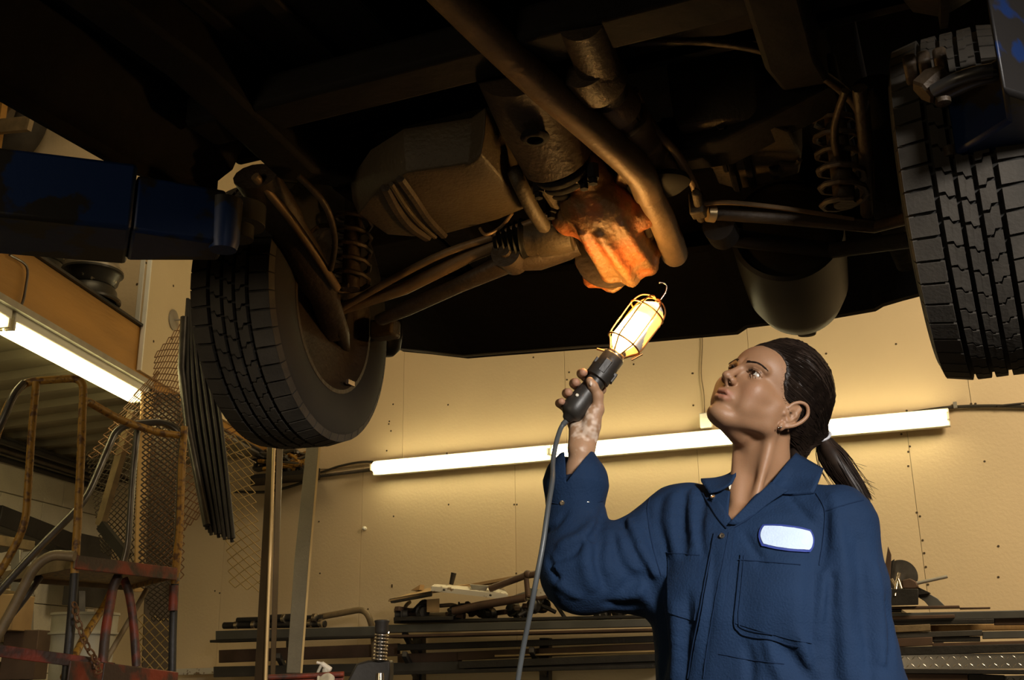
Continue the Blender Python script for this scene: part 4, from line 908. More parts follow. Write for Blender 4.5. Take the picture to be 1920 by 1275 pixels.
plate_px([(1008, 1106), (1020, 1098), (1026, 1116), (1016, 1122), (1004, 1118)], .42, .05, m_chipw, 'white_lump', 'small dirty white lump between the frame and the sleeve', 'scrap')
plate_px([(958, 1118), (990, 1107), (984, 1100), (1002, 1104), (996, 1116), (1000, 1124), (965, 1126)], .38, .12, m_galv, 'crumpled_foil', 'crumpled pale metal scrap behind the triangular frame', 'scrap')
def junk(cx, cy, n, off, sx, sy, name, lab, seed):
    r_ = random.Random(seed); t = thing(name, SW(cx, cy, off), lab, 'scrap')
    for k in range(n):
        q = SW(cx + r_.uniform(-sx, sx), cy + r_.uniform(-sy, sy), off + r_.uniform(-.08, .05)); m = (m_dark, m_brown, m_dark, m_steel, m_grime, m_tan)[k % 6]
        kind = k % 3
        a = Vector((r_.uniform(-1, 1), r_.uniform(-1, 1), r_.uniform(-.25, .25))).normalized()
        if kind == 0: MB().lathe(q, q + a, [(-.03, .02), (-.028, .034), (0, .036), (.004, .046), (.012, .046), (.016, .03), (.05, .028), (.052, .012)], 16).build('flanged_part', m, t, smooth=True)
        elif kind == 1: MB().bar(q - a * .07, q + a * .07, .035, .028).build('block_part', m, t, bevel=.005)
        else: MB().tube(bend_path([q - a * .09, q + ZV * .02, q + a * .10 - ZV * .01], .03), .012, 8).build('rod_part', m, t, smooth=True)
    return t
junk(775, 1146, 9, .46, 26, 9, 'engine_scrap', 'heap of dark greasy engine parts at the left end of the pile', 1)
junk(870, 1146, 12, .40, 55, 8, 'engine_scrap', 'dark scrap castings packed under the white channel', 2)
junk(985, 1142, 10, .42, 45, 9, 'engine_scrap', 'dark scrap parts under the tubular frame', 3)
junk(1080, 1130, 14, .42, 45, 16, 'engine_scrap', 'dark heap of parts disappearing behind the sleeve', 4)
junk(1150, 1142, 10, .42, 40, 9, 'engine_scrap', 'dark parts just under the raised elbow', 5)
o = MB().hexa([SW(800, 1148, .5), SW(824, 1148, .5), SW(824, 1148, .4), SW(800, 1148, .4), SW(800, 1124, .5), SW(824, 1122, .5), SW(824, 1122, .4), SW(800, 1124, .4)]).build('ribbed_block', m_card, bevel=.003); tag(o, 'small ribbed tan block under the tan sheet', 'block')
slab_px((738, 1158, .56), (850, 1156, .56), (840, 1148, .25), (745, 1150, .25), .02, m_dark, 'base_tray', 'dark flat tray under the left heap of engine parts', 'tray')

# ---- things on the rack right of the person
rt_ = thing('pulley_stand', SW(1690, 1120, .5), 'dark tray of parts with a grey round disc standing at the back', 'machine part')
q = SW(1690, 1080, .40)
MB().lathe(q, q + bn, [(0, .01), (0, .082), (.012, .082), (.014, .06), (.016, .01)], 36).build('disc', m_bare, rt_, smooth=True)
MB().hexa([SW(1668, 1136, .6), SW(1722, 1134, .6), SW(1722, 1134, .35), SW(1668, 1136, .35), SW(1664, 1104, .6), SW(1722, 1104, .6), SW(1722, 1104, .35), SW(1664, 1104, .35)]).build('tray', m_dark, rt_, bevel=.003)
MB().prism([SW(1692, 1104, .5), SW(1690, 1088, .5), SW(1706, 1084, .5), SW(1718, 1090, .5), SW(1722, 1100, .5), SW(1716, 1104, .5)], bn * -.08).build('rusty_cover', m_brown, rt_, bevel=.006)
for pts in ([(1686, 1074, .55), (1682, 1090, .56), (1678, 1118, .6)], [(1672, 1086, .55), (1680, 1100, .57)], [(1684, 1086, .56), (1690, 1104, .57)]):
    MB().tube([SW(*p) for p in pts], .008, 8).build('chrome_rod', m_chrome, rt_, smooth=True)
plate_px([(1658, 1070), (1665, 1024), (1671, 1040), (1668, 1104), (1660, 1108)], .5, .02, m_brown, 'pointed_blade', 'tall pointed brown metal blade beside the sleeve', 'blade')
plate_px([(1664, 1105), (1671, 1052), (1677, 1048), (1672, 1080), (1668, 1108)], .46, .02, m_dark, 'blade', 'shorter dark curved blade between the brown blade and the disc', 'blade')
o = MB().tube([SW(1712, 1095, .45), SW(1776, 1081, .42)], .009, 8).build('thin_rod', m_galv, smooth=True); tag(o, 'thin pale rod pointing right from behind the disc', 'rod')
plate_px([(1718, 1106), (1740, 1112), (1758, 1122), (1773, 1137), (1742, 1137), (1732, 1126), (1716, 1116)], .4, .08, m_steel2, 'curved_band', 'grey curved band sloping down to the right onto the rack', 'band')
MB().prism([SW(x, y, .42) for x, y in ((1712, 1104), (1722, 1101), (1745, 1112), (1720, 1115))], bn * -.05).build('tab', m_dark, rt_)

# ---- foreground of the lower middle: valve-spring stand, tray, sprayer and rag
Yf = 3.2
sp = thing('spring_stand', P(715, 1300, Yf), 'black block stand with a vertical coil spring around a capped post', 'machine')
def c3(x, y): return P(x, y, Yf)
tp, bt_ = c3(716, 1168), c3(712, 1240)
MB().tube([tp, bt_], M_(8, Yf), 16).build('post', m_blackp, sp, smooth=True)
nn = 8 * 16; MB().tube([c3(716, 1186) + (c3(712, 1238) - c3(716, 1186)) * (k / nn) + Vector((math.cos(2 * PI * k / 16), math.sin(2 * PI * k / 16), 0)) * M_(11.5, Yf) for k in range(nn + 1)], M_(1.7, Yf), 8).build('coil_spring', m_chrome, sp, smooth=True)
MB().lathe(tp - ZV * M_(18, Yf), tp, [(0, M_(11, Yf)), (M_(4, Yf), M_(12.5, Yf)), (M_(17, Yf), M_(12, Yf)), (M_(20, Yf), M_(13.5, Yf)), (M_(22, Yf), M_(13.5, Yf)), (M_(23.5, Yf), M_(10, Yf)), (M_(23.6, Yf), .001)], 28).build('cap', m_blackp, sp, smooth=True)
MB().prism([c3(x, y) for x, y in ((652, 1275), (668, 1244), (690, 1238), (732, 1238), (732, 1262), (726, 1330), (652, 1330))], Vector((0, .09, 0))).build('block', m_blackp, sp, bevel=.006)
MB().lathe(c3(713, 1262), c3(713, 1330), [(0, .012), (.01, .013), (.10, .013)], 14).build('lower_post', m_chrome, sp, smooth=True)
tr_ = thing('red_tray', P(560, 1330, 3.4), 'red metal tray just showing at the bottom edge', 'tray')
MB().hexa([P(500, 1330, 3.3), P(645, 1330, 3.3), P(645, 1330, 3.6), P(500, 1330, 3.6), P(505, 1270, 3.3), P(645, 1264, 3.3), P(640, 1262, 3.6), P(510, 1268, 3.6)]).build('tray_body', m_red, tr_, bevel=.006)
MB().tube([P(503, 1270, 3.29), P(645, 1264, 3.29)], .008, 8).build('rolled_rim', m_red, tr_, smooth=True)
tr_['label'] = 'red metal tray just showing at the bottom edge left of the spring stand'
sb = thing('spray_bottle', P(598, 1330, 3.35), 'spray bottle trigger head standing in the red tray', 'spray bottle')
def s3(x, y): return P(x, y, 3.40)
MB().tube(smooth_path([s3(594, 1242), s3(604, 1245), s3(614, 1252), s3(621, 1257)], 4), [M_(2.5, 3.4)] * 4 + [M_(4.5, 3.4)] * 4 + [M_(5, 3.4)] * 4 + [M_(2, 3.4)], 10).build('spray_head', m_cream, sb, smooth=True)
MB().tube([s3(602, 1248), s3(597, 1258), s3(593, 1268)], [M_(3, 3.4), M_(2.5, 3.4), M_(1.8, 3.4)], 8).build('trigger', m_bucket, sb, smooth=True)
MB().lathe(s3(610, 1253), s3(611, 1340), [(0, M_(5, 3.4)), (M_(8, 3.4), M_(6, 3.4)), (M_(10, 3.4), M_(9, 3.4)), (M_(24, 3.4), M_(10, 3.4)), (M_(40, 3.4), M_(18, 3.4)), (M_(90, 3.4), M_(18, 3.4))], 20).build('bottle', m_bucket, sb, smooth=True)
rg = MB(); r_ = random.Random(5); g = [[P(594 + 32 * i / 7 + r_.uniform(-1, 1), 1268 + 3 * math.sin(i * 1.1) + 9 * j / 3 - (2 if j == 0 else 0) + r_.uniform(-1.5, 1.5), 3.27 - .02 * j + .012 * math.sin(i * 2.1)) for i in range(8)] for j in range(8)]
rg.add([p for row in g for p in row], [(j * 8 + i, j * 8 + i + 1, j * 8 + i + 9, j * 8 + i + 8) for j in range(7) for i in range(7)])
o = rg.build('rag', m_cream, smooth=True, fix=False); so = o.modifiers.new('s', 'SOLIDIFY'); so.thickness = .005; su = o.modifiers.new('d', 'SUBSURF'); su.levels = 1; su.render_levels = 2
tag(o, 'crumpled white rag draped on the red tray', 'rag')
# ================================================================== SIGNED-DISTANCE MODELLING
def A_(v): return np.array(v, dtype=np.float64)
def smin(a, b, k):
    h = np.clip(.5 + .5 * (b - a) / k, 0, 1); return b + (a - b) * h - k * h * (1 - h)
def smax(a, b, k): return -smin(-a, -b, k)
def cone(p, a, b, ra, rb):
    a = A_(a); b = A_(b); d = b - a; t = np.clip(((p - a) @ d) / max(d @ d, 1e-12), 0, 1)
    q = p - a - t[:, None] * d; return np.sqrt((q * q).sum(1)) - (ra + (rb - ra) * t)
def chain(p, pts, rs, k=.01):
    d = None
    for i in range(len(pts) - 1):
        e = cone(p, pts[i], pts[i + 1], rs[i], rs[i + 1]); d = e if d is None else smin(d, e, k)
    return d
def ell(p, c, r, R=None):
    q = p - A_(c)
    if R is not None: q = q @ R          # columns of R are the axes
    r = A_(r); k0 = np.sqrt(((q / r) ** 2).sum(1)); k1 = np.sqrt(((q / (r * r)) ** 2).sum(1)); return k0 * (k0 - 1) / np.maximum(k1, 1e-9)
def ballf(p, c, r):
    q = p - A_(c); return np.sqrt((q * q).sum(1)) - r
def surface(fn, lo, hi, h):
    """naive surface nets"""
    lo = A_(lo); hi = A_(hi); n = np.ceil((hi - lo) / h).astype(int) + 1
    g = [lo[i] + h * np.arange(n[i]) for i in range(3)]
    st = 4; cg_ = [lo[i] + h * st * np.arange(int(np.ceil(n[i] / st)) + 1) for i in range(3)]
    CXg = np.stack(np.meshgrid(*cg_, indexing='ij'), -1); C = fn(CXg.reshape(-1, 3)).reshape(CXg.shape[:3])
    V = C
    for ax_ in range(3): V = np.repeat(V, st, axis=ax_)
    r_ = st // 2; V = V[:, :, :]; sl = tuple(slice(0, n[i]) for i in range(3))
    V = V[sl].copy(); band = np.abs(V) < h * st * 2.6
    ix = np.argwhere(band)
    for c0_ in range(0, len(ix), 400000):
        j = ix[c0_:c0_ + 400000]; V[tuple(j.T)] = fn(lo + h * j)
    S = V < 0
    c = [S[a:n[0] - 1 + a, b:n[1] - 1 + b, d:n[2] - 1 + d] for a in (0, 1) for b in (0, 1) for d in (0, 1)]
    cnt = sum(x.astype(int) for x in c); act = (cnt > 0) & (cnt < 8)
    idx = -np.ones(act.shape, int); ii = np.argwhere(act); idx[act] = np.arange(len(ii))
    acc = np.zeros((len(ii), 3)); w_ = np.zeros(len(ii)); off = [(a, b, d) for a in (0, 1) for b in (0, 1) for d in (0, 1)]
    for s_ in range(8):
        for t_ in range(s_ + 1, 8):
            df = np.abs(A_(off[s_]) - A_(off[t_]))
            if df.sum() != 1: continue
            va = V[tuple((ii + off[s_]).T)]; vb = V[tuple((ii + off[t_]).T)]; m = (va < 0) != (vb < 0)
            f = np.where(m, va / np.where(va == vb, 1, va - vb), 0)
            pos = A_(off[s_]) + f[:, None] * (A_(off[t_]) - A_(off[s_])); acc += pos * m[:, None]; w_ += m
    verts = lo + h * (ii + acc / w_[:, None]); faces = []
    for ax in range(3):
        o1, o2 = [(1, 2), (2, 0), (0, 1)][ax]
        sl0 = [slice(None)] * 3; sl1 = [slice(None)] * 3; sl0[ax] = slice(0, n[ax] - 1); sl1[ax] = slice(1, n[ax])
        e0, e1 = S[tuple(sl0)], S[tuple(sl1)]; ed = np.argwhere(e0 != e1)
        ed = ed[(ed[:, o1] > 0) & (ed[:, o2] > 0) & (ed[:, o1] < n[o1] - 1) & (ed[:, o2] < n[o2] - 1)]
        fl_ = e0[tuple(ed.T)]
        q = []
        for da, db in ((0, 0), (1, 0), (1, 1), (0, 1)):
            e = ed.copy(); e[:, o1] -= 1 - da; e[:, o2] -= 1 - db; q.append(idx[tuple(e.T)])
        q = np.stack(q, 1); q[~fl_] = q[~fl_][:, ::-1]; faces.append(q)
    F_ = np.concatenate(faces); F_ = F_[(F_ >= 0).all(1)]
    return verts, F_
def mesh_obj(name, parts, m, parent=None, colfn=None, smooth=True):
    vs = []; fs = []; o = 0
    for v, f in parts: vs.append(v); fs.append(f + o); o += len(v)
    V = np.concatenate(vs); Fc = np.concatenate(fs); c = (V.min(0) + V.max(0)) / 2
    me = bpy.data.meshes.new(name)
    me.vertices.add(len(V)); me.vertices.foreach_set('co', (V - c).ravel())
    me.loops.add(len(Fc) * 4); me.loops.foreach_set('vertex_index', Fc.ravel().astype(np.int32))
    me.polygons.add(len(Fc)); me.polygons.foreach_set('loop_start', np.arange(0, len(Fc) * 4, 4, dtype=np.int32)); me.polygons.foreach_set('loop_total', np.full(len(Fc), 4, dtype=np.int32))
    me.update(calc_edges=True); me.validate()
    if smooth: me.polygons.foreach_set('use_smooth', [True] * len(me.polygons))
    if colfn is not None:
        a = me.color_attributes.new('Col', 'FLOAT_COLOR', 'POINT'); cc = colfn(V); a.data.foreach_set('color', np.concatenate([cc, np.ones((len(V), 1))], 1).ravel().astype(np.float32))
    ob = link(name, me, m, parent); ob.location = Vector(c); WL[ob.name] = Vector(c)
    return ob, BVHTree.FromPolygons([tuple(v) for v in V], [tuple(f) for f in Fc.tolist()])
def vnoise(p, f, seed=0):   # cheap smooth noise from summed sines
    r = np.random.RandomState(seed); s_ = 0
    for i in range(6):
        k = r.normal(size=3); k /= np.linalg.norm(k); s_ = s_ + np.sin((p @ k) * f * (1 + .35 * i) + r.rand() * 6.28)
    return s_ / 6
CAMP = Vector((0, 0, CZ))
def hit(bvh, x, y):
    loc, nrm, i, d = bvh.ray_cast(CAMP, ray(x, y).normalized())
    return (loc, nrm) if loc is not None else (None, None)

# ================================================================== TROUBLE LAMP
YL = 2.10
def Lp(x, y, dy=0.0): return P(x, y, YL + dy)
la_, lb_ = Lp(1078, 768), Lp(1148, 672)
lx = (lb_ - la_).normalized()                      # lamp axis, upwards to the right
ls = lx.cross(Vector((0, 1, 0))).normalized()      # sideways in the picture
if ls.x < 0: ls = -ls
lt = lx.cross(ls).normalized();  lt = lt if lt.y < 0 else -lt        # towards the camera
k1 = M_(1, YL)
lamp = thing('work_lamp', la_, 'lit hand-held inspection lamp with wire cage, hook and black handle in the raised hand', 'work lamp')
hs = smooth_path([Lp(1066, 782), Lp(1078, 766), Lp(1096, 742), Lp(1112, 722), Lp(1124, 704)], 5)
rr = [13, 18, 22, 24, 25, 25.5, 25.5, 25, 24, 23, 22, 21, 20.5, 20, 20, 20, 20, 20, 20.5, 21, 21]
MB().tube([hs[0] - lx * k1 * 10, hs[0] - lx * k1 * 6] + hs, [k1 * 3, k1 * 9] + [k1 * r * .95 for r in rr], 24).build('handle', m_blackp, lamp, smooth=True)
ca_, cb_ = Lp(1118, 712), Lp(1152, 668)
LC = (cb_ - ca_).length
MB().lathe(ca_, cb_, [(0, k1 * 20), (.002, k1 * 25), (LC * .42, k1 * 25.5), (LC * .44, k1 * 22.5), (LC * .96, k1 * 22), (LC, k1 * 20)], 32).build('socket_collar', m_blackp, lamp, smooth=True)
MB().box(ca_ + lx * LC * .45 + lt * k1 * 22, (LC * .5, k1 * 14, k1 * 7), (lx, ls, lt)).box(ca_ + lx * LC * .35 + ls * k1 * 24, (LC * .35, k1 * 8, k1 * 16), (lx, ls, lt)).box(ca_ + lx * LC * .5 - ls * k1 * 22, (LC * .3, k1 * 6, k1 * 14), (lx, ls, lt)).build('collar_lug', m_blackp, lamp, bevel=.0015)
q = Lp(1082, 741, -k1 * 25 + .004); MB().lathe(q - lt * .01, q + lt, [(0, k1 * 3.6), (.010, k1 * 3.6), (.012, k1 * 2.6), (.0122, .0002)], 14).build('switch', m_cream, lamp, smooth=True)
s0, s1_ = Lp(1150, 670), Lp(1158, 660)
MB().lathe(s0, s1_, [(-.004, k1 * 18), (0, k1 * 19), (.008, k1 * 19), (.012, k1 * 16), (.022, k1 * 12)], 28).build('socket_ring', m_chrome, lamp, smooth=True)
# bulb
bb, bt_ = Lp(1160, 658), Lp(1226, 580)
LBb = (bt_ - bb).length
m_bulb = mat('lit_bulb', (1, 1, 1), .4, var=0, emit=(1.0, .60, .20), es=28)
MB().lathe(bb, bt_, [(0, k1 * 12), (LBb * .12, k1 * 14), (LBb * .30, k1 * 22), (LBb * .48, k1 * 25), (LBb * .64, k1 * 22), (LBb * .74, k1 * 14), (LBb * .78, k1 * 4), (LBb * .785, .0001)], 28).build('bulb', m_bulb, lamp, smooth=True)
# frosted guard sleeve, its own emission imitating the bulb's glow
m_glass = mat('glowing_guard', (1.0, .86, .62), .35, var=0, trans=.9, emit=(1.0, .50, .10), es=.9)
# half reflector behind the bulb (opens to the camera side and up left)
m_refl = mat('reflector', (.92, .86, .74), .35, .2, var=0)
def halfshell(prof, a0, a1, n=16):
    vs = []; fs = []
    for t, r in prof:
        for k in range(n + 1):
            a = a0 + (a1 - a0) * k / n; e = ls * math.cos(a) + lt * math.sin(a); vs.append(bb + lx * t + e * r)
    for i in range(len(prof) - 1):
        for k in range(n): j = i * (n + 1) + k; fs.append((j, j + 1, j + n + 2, j + n + 1))
    return vs, fs
pr_ = [(-.004, k1 * 12), (LBb * .08, k1 * 22), (LBb * .2, k1 * 32), (LBb * .5, k1 * 33), (LBb * .85, k1 * 32), (LBb * 1.02, k1 * 26), (LBb * 1.1, k1 * 14), (LBb * 1.13, k1 * 2)]
vs, fs = halfshell(pr_, math.radians(-75), math.radians(50))
m = MB(); m.add(vs, fs); o = m.build('reflector', m_refl, lamp, smooth=True, fix=False); so = o.modifiers.new('s', 'SOLIDIFY'); so.thickness = .0012
MB().lathe(bb, bt_, [(-.002, k1 * 13), (LBb * .06, k1 * 22), (LBb * .18, k1 * 31), (LBb * .5, k1 * 31.5), (LBb * .82, k1 * 31), (LBb * .98, k1 * 25), (LBb * 1.08, k1 * 13), (LBb * 1.10, .0001)], 28).build('glass_guard', m_glass, lamp, smooth=True)
# cage
m_cage = mat('cage_wire', (.45, .20, .07), .35, .9, var=.1)
def cpt(t, r, a): e = ls * math.cos(a) + lt * math.sin(a); return bb + lx * t + e * r
cg = [(-.006, k1 * 17), (LBb * .06, k1 * 26), (LBb * .18, k1 * 35), (LBb * .5, k1 * 36), (LBb * .85, k1 * 36), (LBb * 1.05, k1 * 30), (LBb * 1.16, k1 * 16), (LBb * 1.18, 0)]
for a in (10, 60, 115, 165, 215, 270, 325):
    MB().tube(smooth_path([cpt(t, r, math.radians(a)) for t, r in cg], 4), k1 * 1.5, 7).build('cage_wire', m_cage, lamp, smooth=True)
for t, r in ((LBb * .16, k1 * 35), (LBb * .88, k1 * 36.5)):
    MB().tube([cpt(t, r, 2 * PI * k / 28) for k in range(29)], k1 * 1.7, 7, cap=False).build('cage_ring', m_cage, lamp, smooth=True)
for (x0, y0, x1, y1) in ((1119, 654, 1140, 660), (1184, 675, 1204, 664)):
    MB().tube([Lp(x0, y0), Lp(x1, y1)], k1 * 2.2, 8).build('cage_latch', m_cage, lamp, smooth=True)
hk = smooth_path([Lp(1232, 572), Lp(1240, 560), Lp(1248, 548), Lp(1250, 537), Lp(1245, 531), Lp(1237, 530)], 6)
MB().tube(hk, k1 * 1.5, 8).ball(hk[-1], k1 * 2.2, 8).build('hook', m_chrome, lamp, smooth=True)
# cord
cd = smooth_path([Lp(1062, 789), Lp(1052, 802, .0), Lp(1043, 830, -.02), Lp(1037, 865, -.04), Lp(1036, 900, -.09), Lp(1028, 950, -.12), Lp(1018, 1020, -.14), Lp(1005, 1090, -.14), Lp(992, 1160, -.12), Lp(980, 1220, -.10), Lp(968, 1300, -.08), Lp(960, 1400, -.05)], 8)
MB().tube(cd, [k1 * 5.5] * 6 + [k1 * 4.6] * (len(cd) - 6), 12).build('cord', mat('grey_cord', (.075, .082, .085), .4, var=.1), lamp, smooth=True)
pl_ = bpy.data.lights.new('bulb_light', 'POINT'); pl_.energy = 3.2; pl_.color = (1, .55, .17); pl_.shadow_soft_size = .02
ob_ = bpy.data.objects.new('bulb_light', pl_); COL.objects.link(ob_); ob_.location = bb + lx * LBb * .5 - ls * k1 * 36; ob_.parent = lamp; ob_.matrix_parent_inverse = Matrix.Translation(-root_loc(lamp))

# ================================================================== THE PERSON
person = thing('person', (P(1425, 1100, 2.0).x, 2.0, 0), 'woman in a navy coverall looking up, holding a lit work lamp in her raised hand', 'person')
# ---- head frame: F forward, U up, Lf her left (towards the camera)
PIT, YAW, ROL = math.radians(26.34), math.radians(42.96), math.radians(-22.7)
_h = Vector((-math.cos(YAW), -math.sin(YAW), 0)); _L = ZV.cross(_h)
Fh = _h * math.cos(PIT) + ZV * math.sin(PIT); _U = Fh.cross(_L); _U = _U if _U.z > 0 else -_U
Lf = _L * math.cos(ROL) + _U * math.sin(ROL); Uh = _U * math.cos(ROL) - _L * math.sin(ROL)
HS = .001 * .98
YH = 1.965
HO = Vector((.3927 * 1.198, YH, CZ + .3918 * 1.198))           # middle between the ear canals
RH = np.array([list(Fh), list(Lf), list(Uh)]).T
def hl(p): return ((p - A_(HO)) @ RH) / HS         # world -> head mm
def hw(x, y, z): return HO + (Fh * x + Lf * y + Uh * z) * HS
EYE = [(70.5, 31, 29.5)]
HEL = [tuple(v) for v in smooth_path([(3, 74, 10), (-1, 77, 24), (-11, 83, 35), (-24, 88, 36), (-34, 90, 24), (-33, 88, 8), (-25, 84, -8), (-14, 79, -20)], 4)]
def face_sdf(q):
    x, y, z = q[:, 0], q[:, 1], q[:, 2]; a = np.abs(y); s_ = np.stack([x, a, z], 1)
    d = ell(s_, (-8, 0, 54), (90, 72, 78))
    d = smin(d, ell(s_, (42, 0, 60), (49, 54, 46)), 14)
    d = smin(d, ell(s_, (40, 0, 4), (47, 52, 58)), 16)
    d = smin(d, cone(s_, (8, 50, -38), (72, 14, -66), 17, 15), 16)
    d = smin(d, cone(s_, (6, 52, -34), (0, 60, 8), 15, 14), 14)
    d = smin(d, cone(s_, (58, 34, -34), (20, 50, -14), 19, 20), 18)      # full lower cheek
    d = smin(d, cone(s_, (56, 0, -66), (10, 0, -58), 20, 30), 20)        # under the jaw
    d = smin(d, ell(s_, (78, 0, -66), (19, 20, 16)), 10)
    d = smin(d, ell(s_, (59, 35, -5), (24, 24, 27)), 18)
    d = smin(d, cone(s_, (62, 43, 6), (20, 58, 6), 12, 10), 20)
    d = smin(d, ell(s_, (76, 0, -30), (23, 27, 24)), 12)
    d = smin(d, cone(s_, (86, 10, 45), (72, 46, 45), 8, 7), 10)        # brow
    # eye sockets
    d = smax(d, -ell(s_, (96, 31, 28), (19, 17, 12)), 12)
    # nose
    d = smin(d, cone(s_, (87, 0, 36), (104, 0, 6), 6, 8), 9)
    d = smin(d, ell(s_, (107, 0, 1), (10.5, 9.5, 8.5)), 6)
    d = smin(d, ell(s_, (97, 11, -3), (9.5, 5.8, 7)), 4)
    d = smin(d, cone(s_, (106, 0, -4), (97, 0, -12), 4, 4), 4)
    d = smax(d, -ell(s_, (103, 7.5, -10), (7.5, 4.0, 5.5)), 1.6)
    # lips
    d = smin(d, chain(s_, [(96.5, 0, -25.5), (95, 9, -26), (85.5, 22, -33.5)], [4.4, 4.8, 2.0], 3), 4)
    d = smin(d, chain(s_, [(94.5, 0, -40), (92, 10, -39.3), (84.5, 21.5, -35)], [5.8, 5.4, 2.0], 3), 4)
    d = smax(d, -ell(s_, (101, 0, -33), (11, 17, 1.9)), 1.5)
    d = smax(d, -ell(s_, (100, 0, -52), (5, 13, 4)), 7)
    # eyelids and openings
    E_ = (70.5, 31, 29.0)
    d = smin(d, ballf(s_, E_, 14.2), 5)
    d = smin(d, chain(s_, [(82.5, 19, 33), (85, 28, 37.5), (80, 40, 36), (73, 47, 31)], [1.6, 2.0, 2.0, 1.5], 2), 2.5)   # upper lid fold
    op = chain(s_, [(86, 20.5, 27), (88, 30, 29.8), (82, 43.5, 30)], [1.4, 4.6, 1.4], 3)
    d = smax(d, -op, 1.2)
    # ear
    yo = lambda X: 72 - .45 * X
    hel = HEL
    e = chain(s_, hel, [2.8 + 1.0 * i / len(HEL) for i in range(len(HEL))], 2)
    e = smin(e, ell(s_, (-7, 75, -24), (8, 4.5, 9)), 4)
    e = smin(e, chain(s_, [(-20, 79, 24), (-18, 80, 8), (-10, 77, -10)], [5, 4.5, 4], 4), 5)
    e = smin(e, ell(s_, (-13, 72, 6), (15, 7, 25)), 4)
    e = smin(e, ell(s_, (-16, 76, 8), (16, 6, 26)), 3); e = smax(e, -ell(s_, (-8, 85, 3), (8, 8, 12)), 3)
    e = smin(e, ell(s_, (3, 73, -1), (4.5, 5, 6)), 3)
    return smin(d, e, 3.5)
# ---- torso frame
TY = math.radians(27)
Nt = Vector((-math.sin(TY), -math.cos(TY), 0)); Lt = Vector((math.cos(TY), -math.sin(TY), 0))
TO = P(1418, 1060, 2.0); TO.z = 0
zs_ = 0
RT = np.array([list(Lt), list(Nt), [0, 0, 1]]).T
def tl(p): return (p - A_(TO)) @ RT             # world -> torso (left, front, up)
def tw(x, n, z): return TO + Lt * x + Nt * n + ZV * z
SL = P(1568, 985, 1.925); SR = P(1283, 990, 2.075)       # shoulder joints
NB = tw(-.005, -.005, SL.z + .05)                        # neck base
nk0 = hw(-30, 0, -6) + Lt * .006; zs_ = SL.z
def neck_sdf(p):
    d = chain(p, [nk0, (nk0 + NB) / 2 + Lt * .010, NB, NB - ZV * .06], [.045, .043, .052, .068], .02)
    for s_ in (-1, 1):   # sternomastoid cords down to the notch
        d = smin(d, cone(p, hw(-12, s_ * 52, -28), tw(s_ * .014, .060, SL.z + .022), .004, .004), .030)
        d = smin(d, cone(p, tw(s_ * .014, .066, SL.z + .018), tw(s_ * .09, .05, SL.z + .020), .012, .010), .02)   # collar bones
    return d
def skin_torso(p):
    q = tl(p); z = q[:, 2] - SL.z
    e = ell(q, (0, -.005, SL.z - .10), (.165, .098, .16)); e = smin(e, ell(q, (0, 0, SL.z - .16), (.15, .115, .14)), .04)
    return e
def head_world(p):
    d = face_sdf(hl(p)) * HS
    d = smin(d, neck_sdf(p), .022)
    d = smax(d, -ballf(hl(p), (71, 31, 29), 12.9) * HS, .0005); d = smax(d, -ballf(hl(p), (71, -31, 29), 12.9) * HS, .0005)
    return smin(d, skin_torso(p), .02)
bx = [hw(x, y, z) for x in (-100, 125) for y in (-95, 95) for z in (-95, 130)]
hv1 = surface(head_world, (min(b.x for b in bx) - .04, min(b.y for b in bx) - .04, zs_ - .10), (max(b.x for b in bx) + .02, max(b.y for b in bx) + .03, max(b.z for b in bx) + .01), .0019)
# ---- right hand and forearm (raised)
k2 = k1
def Hp(x, y, d=0.0): return P(x, y, YL + d)
def ax_pt(t): return hs[0].lerp(hs[-1], t)       # along the handle
def around(t, ang, r):     # ang 0 = right side, 90 = towards the camera, 180 = left, 270 = behind
    e = ls * math.cos(math.radians(ang)) + lt * math.sin(math.radians(ang)); return ax_pt(t) + e * (k2 * r)
WR = Hp(1090, 845, .008); FA = Hp(1082, 925, .008)
fing = [(.86, .84, 1.0), (.62, .60, 1.02), (.38, .36, .98), (.14, .14, .84)]
def hand_sdf(p):
    d = chain(p, [FA, Hp(1085, 880, .015), WR, Hp(1093, 815, .018)], [k2 * 27, k2 * 23.5, k2 * 21, k2 * 22], .01)
    # flatten wrist handled by two side cones
    d = smin(d, cone(p, Hp(1080, 838, .012), Hp(1085, 790, .022), k2 * 14, k2 * 13), .012)
    d = smin(d, cone(p, Hp(1102, 840, .012), Hp(1112, 800, .01), k2 * 13, k2 * 15), .012)
    # palm plate behind/right of the handle
    m0, m3 = around(.72, 296, 31), around(.02, 290, 31)
    pal = None
    for t in (0, .33, .66, 1):
        e = cone(p, Hp(1094, 818, .02), m0.lerp(m3, t), k2 * 14, k2 * 11.5); pal = e if pal is None else smin(pal, e, .012)
    d = smin(d, pal, .014)
    # thenar and thumb
    d = smin(d, ell(p, Hp(1110, 785, -.002), (k2 * 15, k2 * 15, k2 * 26)), .012)
    th = chain(p, [Hp(1104, 808, .0), Hp(1121, 768, -.004), Hp(1121, 742, -.012), Hp(1112, 724, -.022), Hp(1106, 714, -.026)], [k2 * 14, k2 * 11.5, k2 * 10, k2 * 9, k2 * 7.5], .006)
    d = smin(d, th, .008)
    d = smax(d, -cone(p, Hp(1088, 786, -.02), Hp(1100, 800, -.024), k2 * 1.2, k2 * 1.2), .003)
    for i, (t, t2, s_) in enumerate(fing):
        r = k2 * (9.4, 9.6, 9.2, 8.0)[i]
        c = chain(p, [around(t, 300 - i * 4, 31), around(t + .02, 258, 32), around(t + .01, 205, 34), around(t2, 158, 29)], [r * 1.12, r * 1.05, r * .98, r * .88], .004)
        d = smin(d, c, .003)
    return d
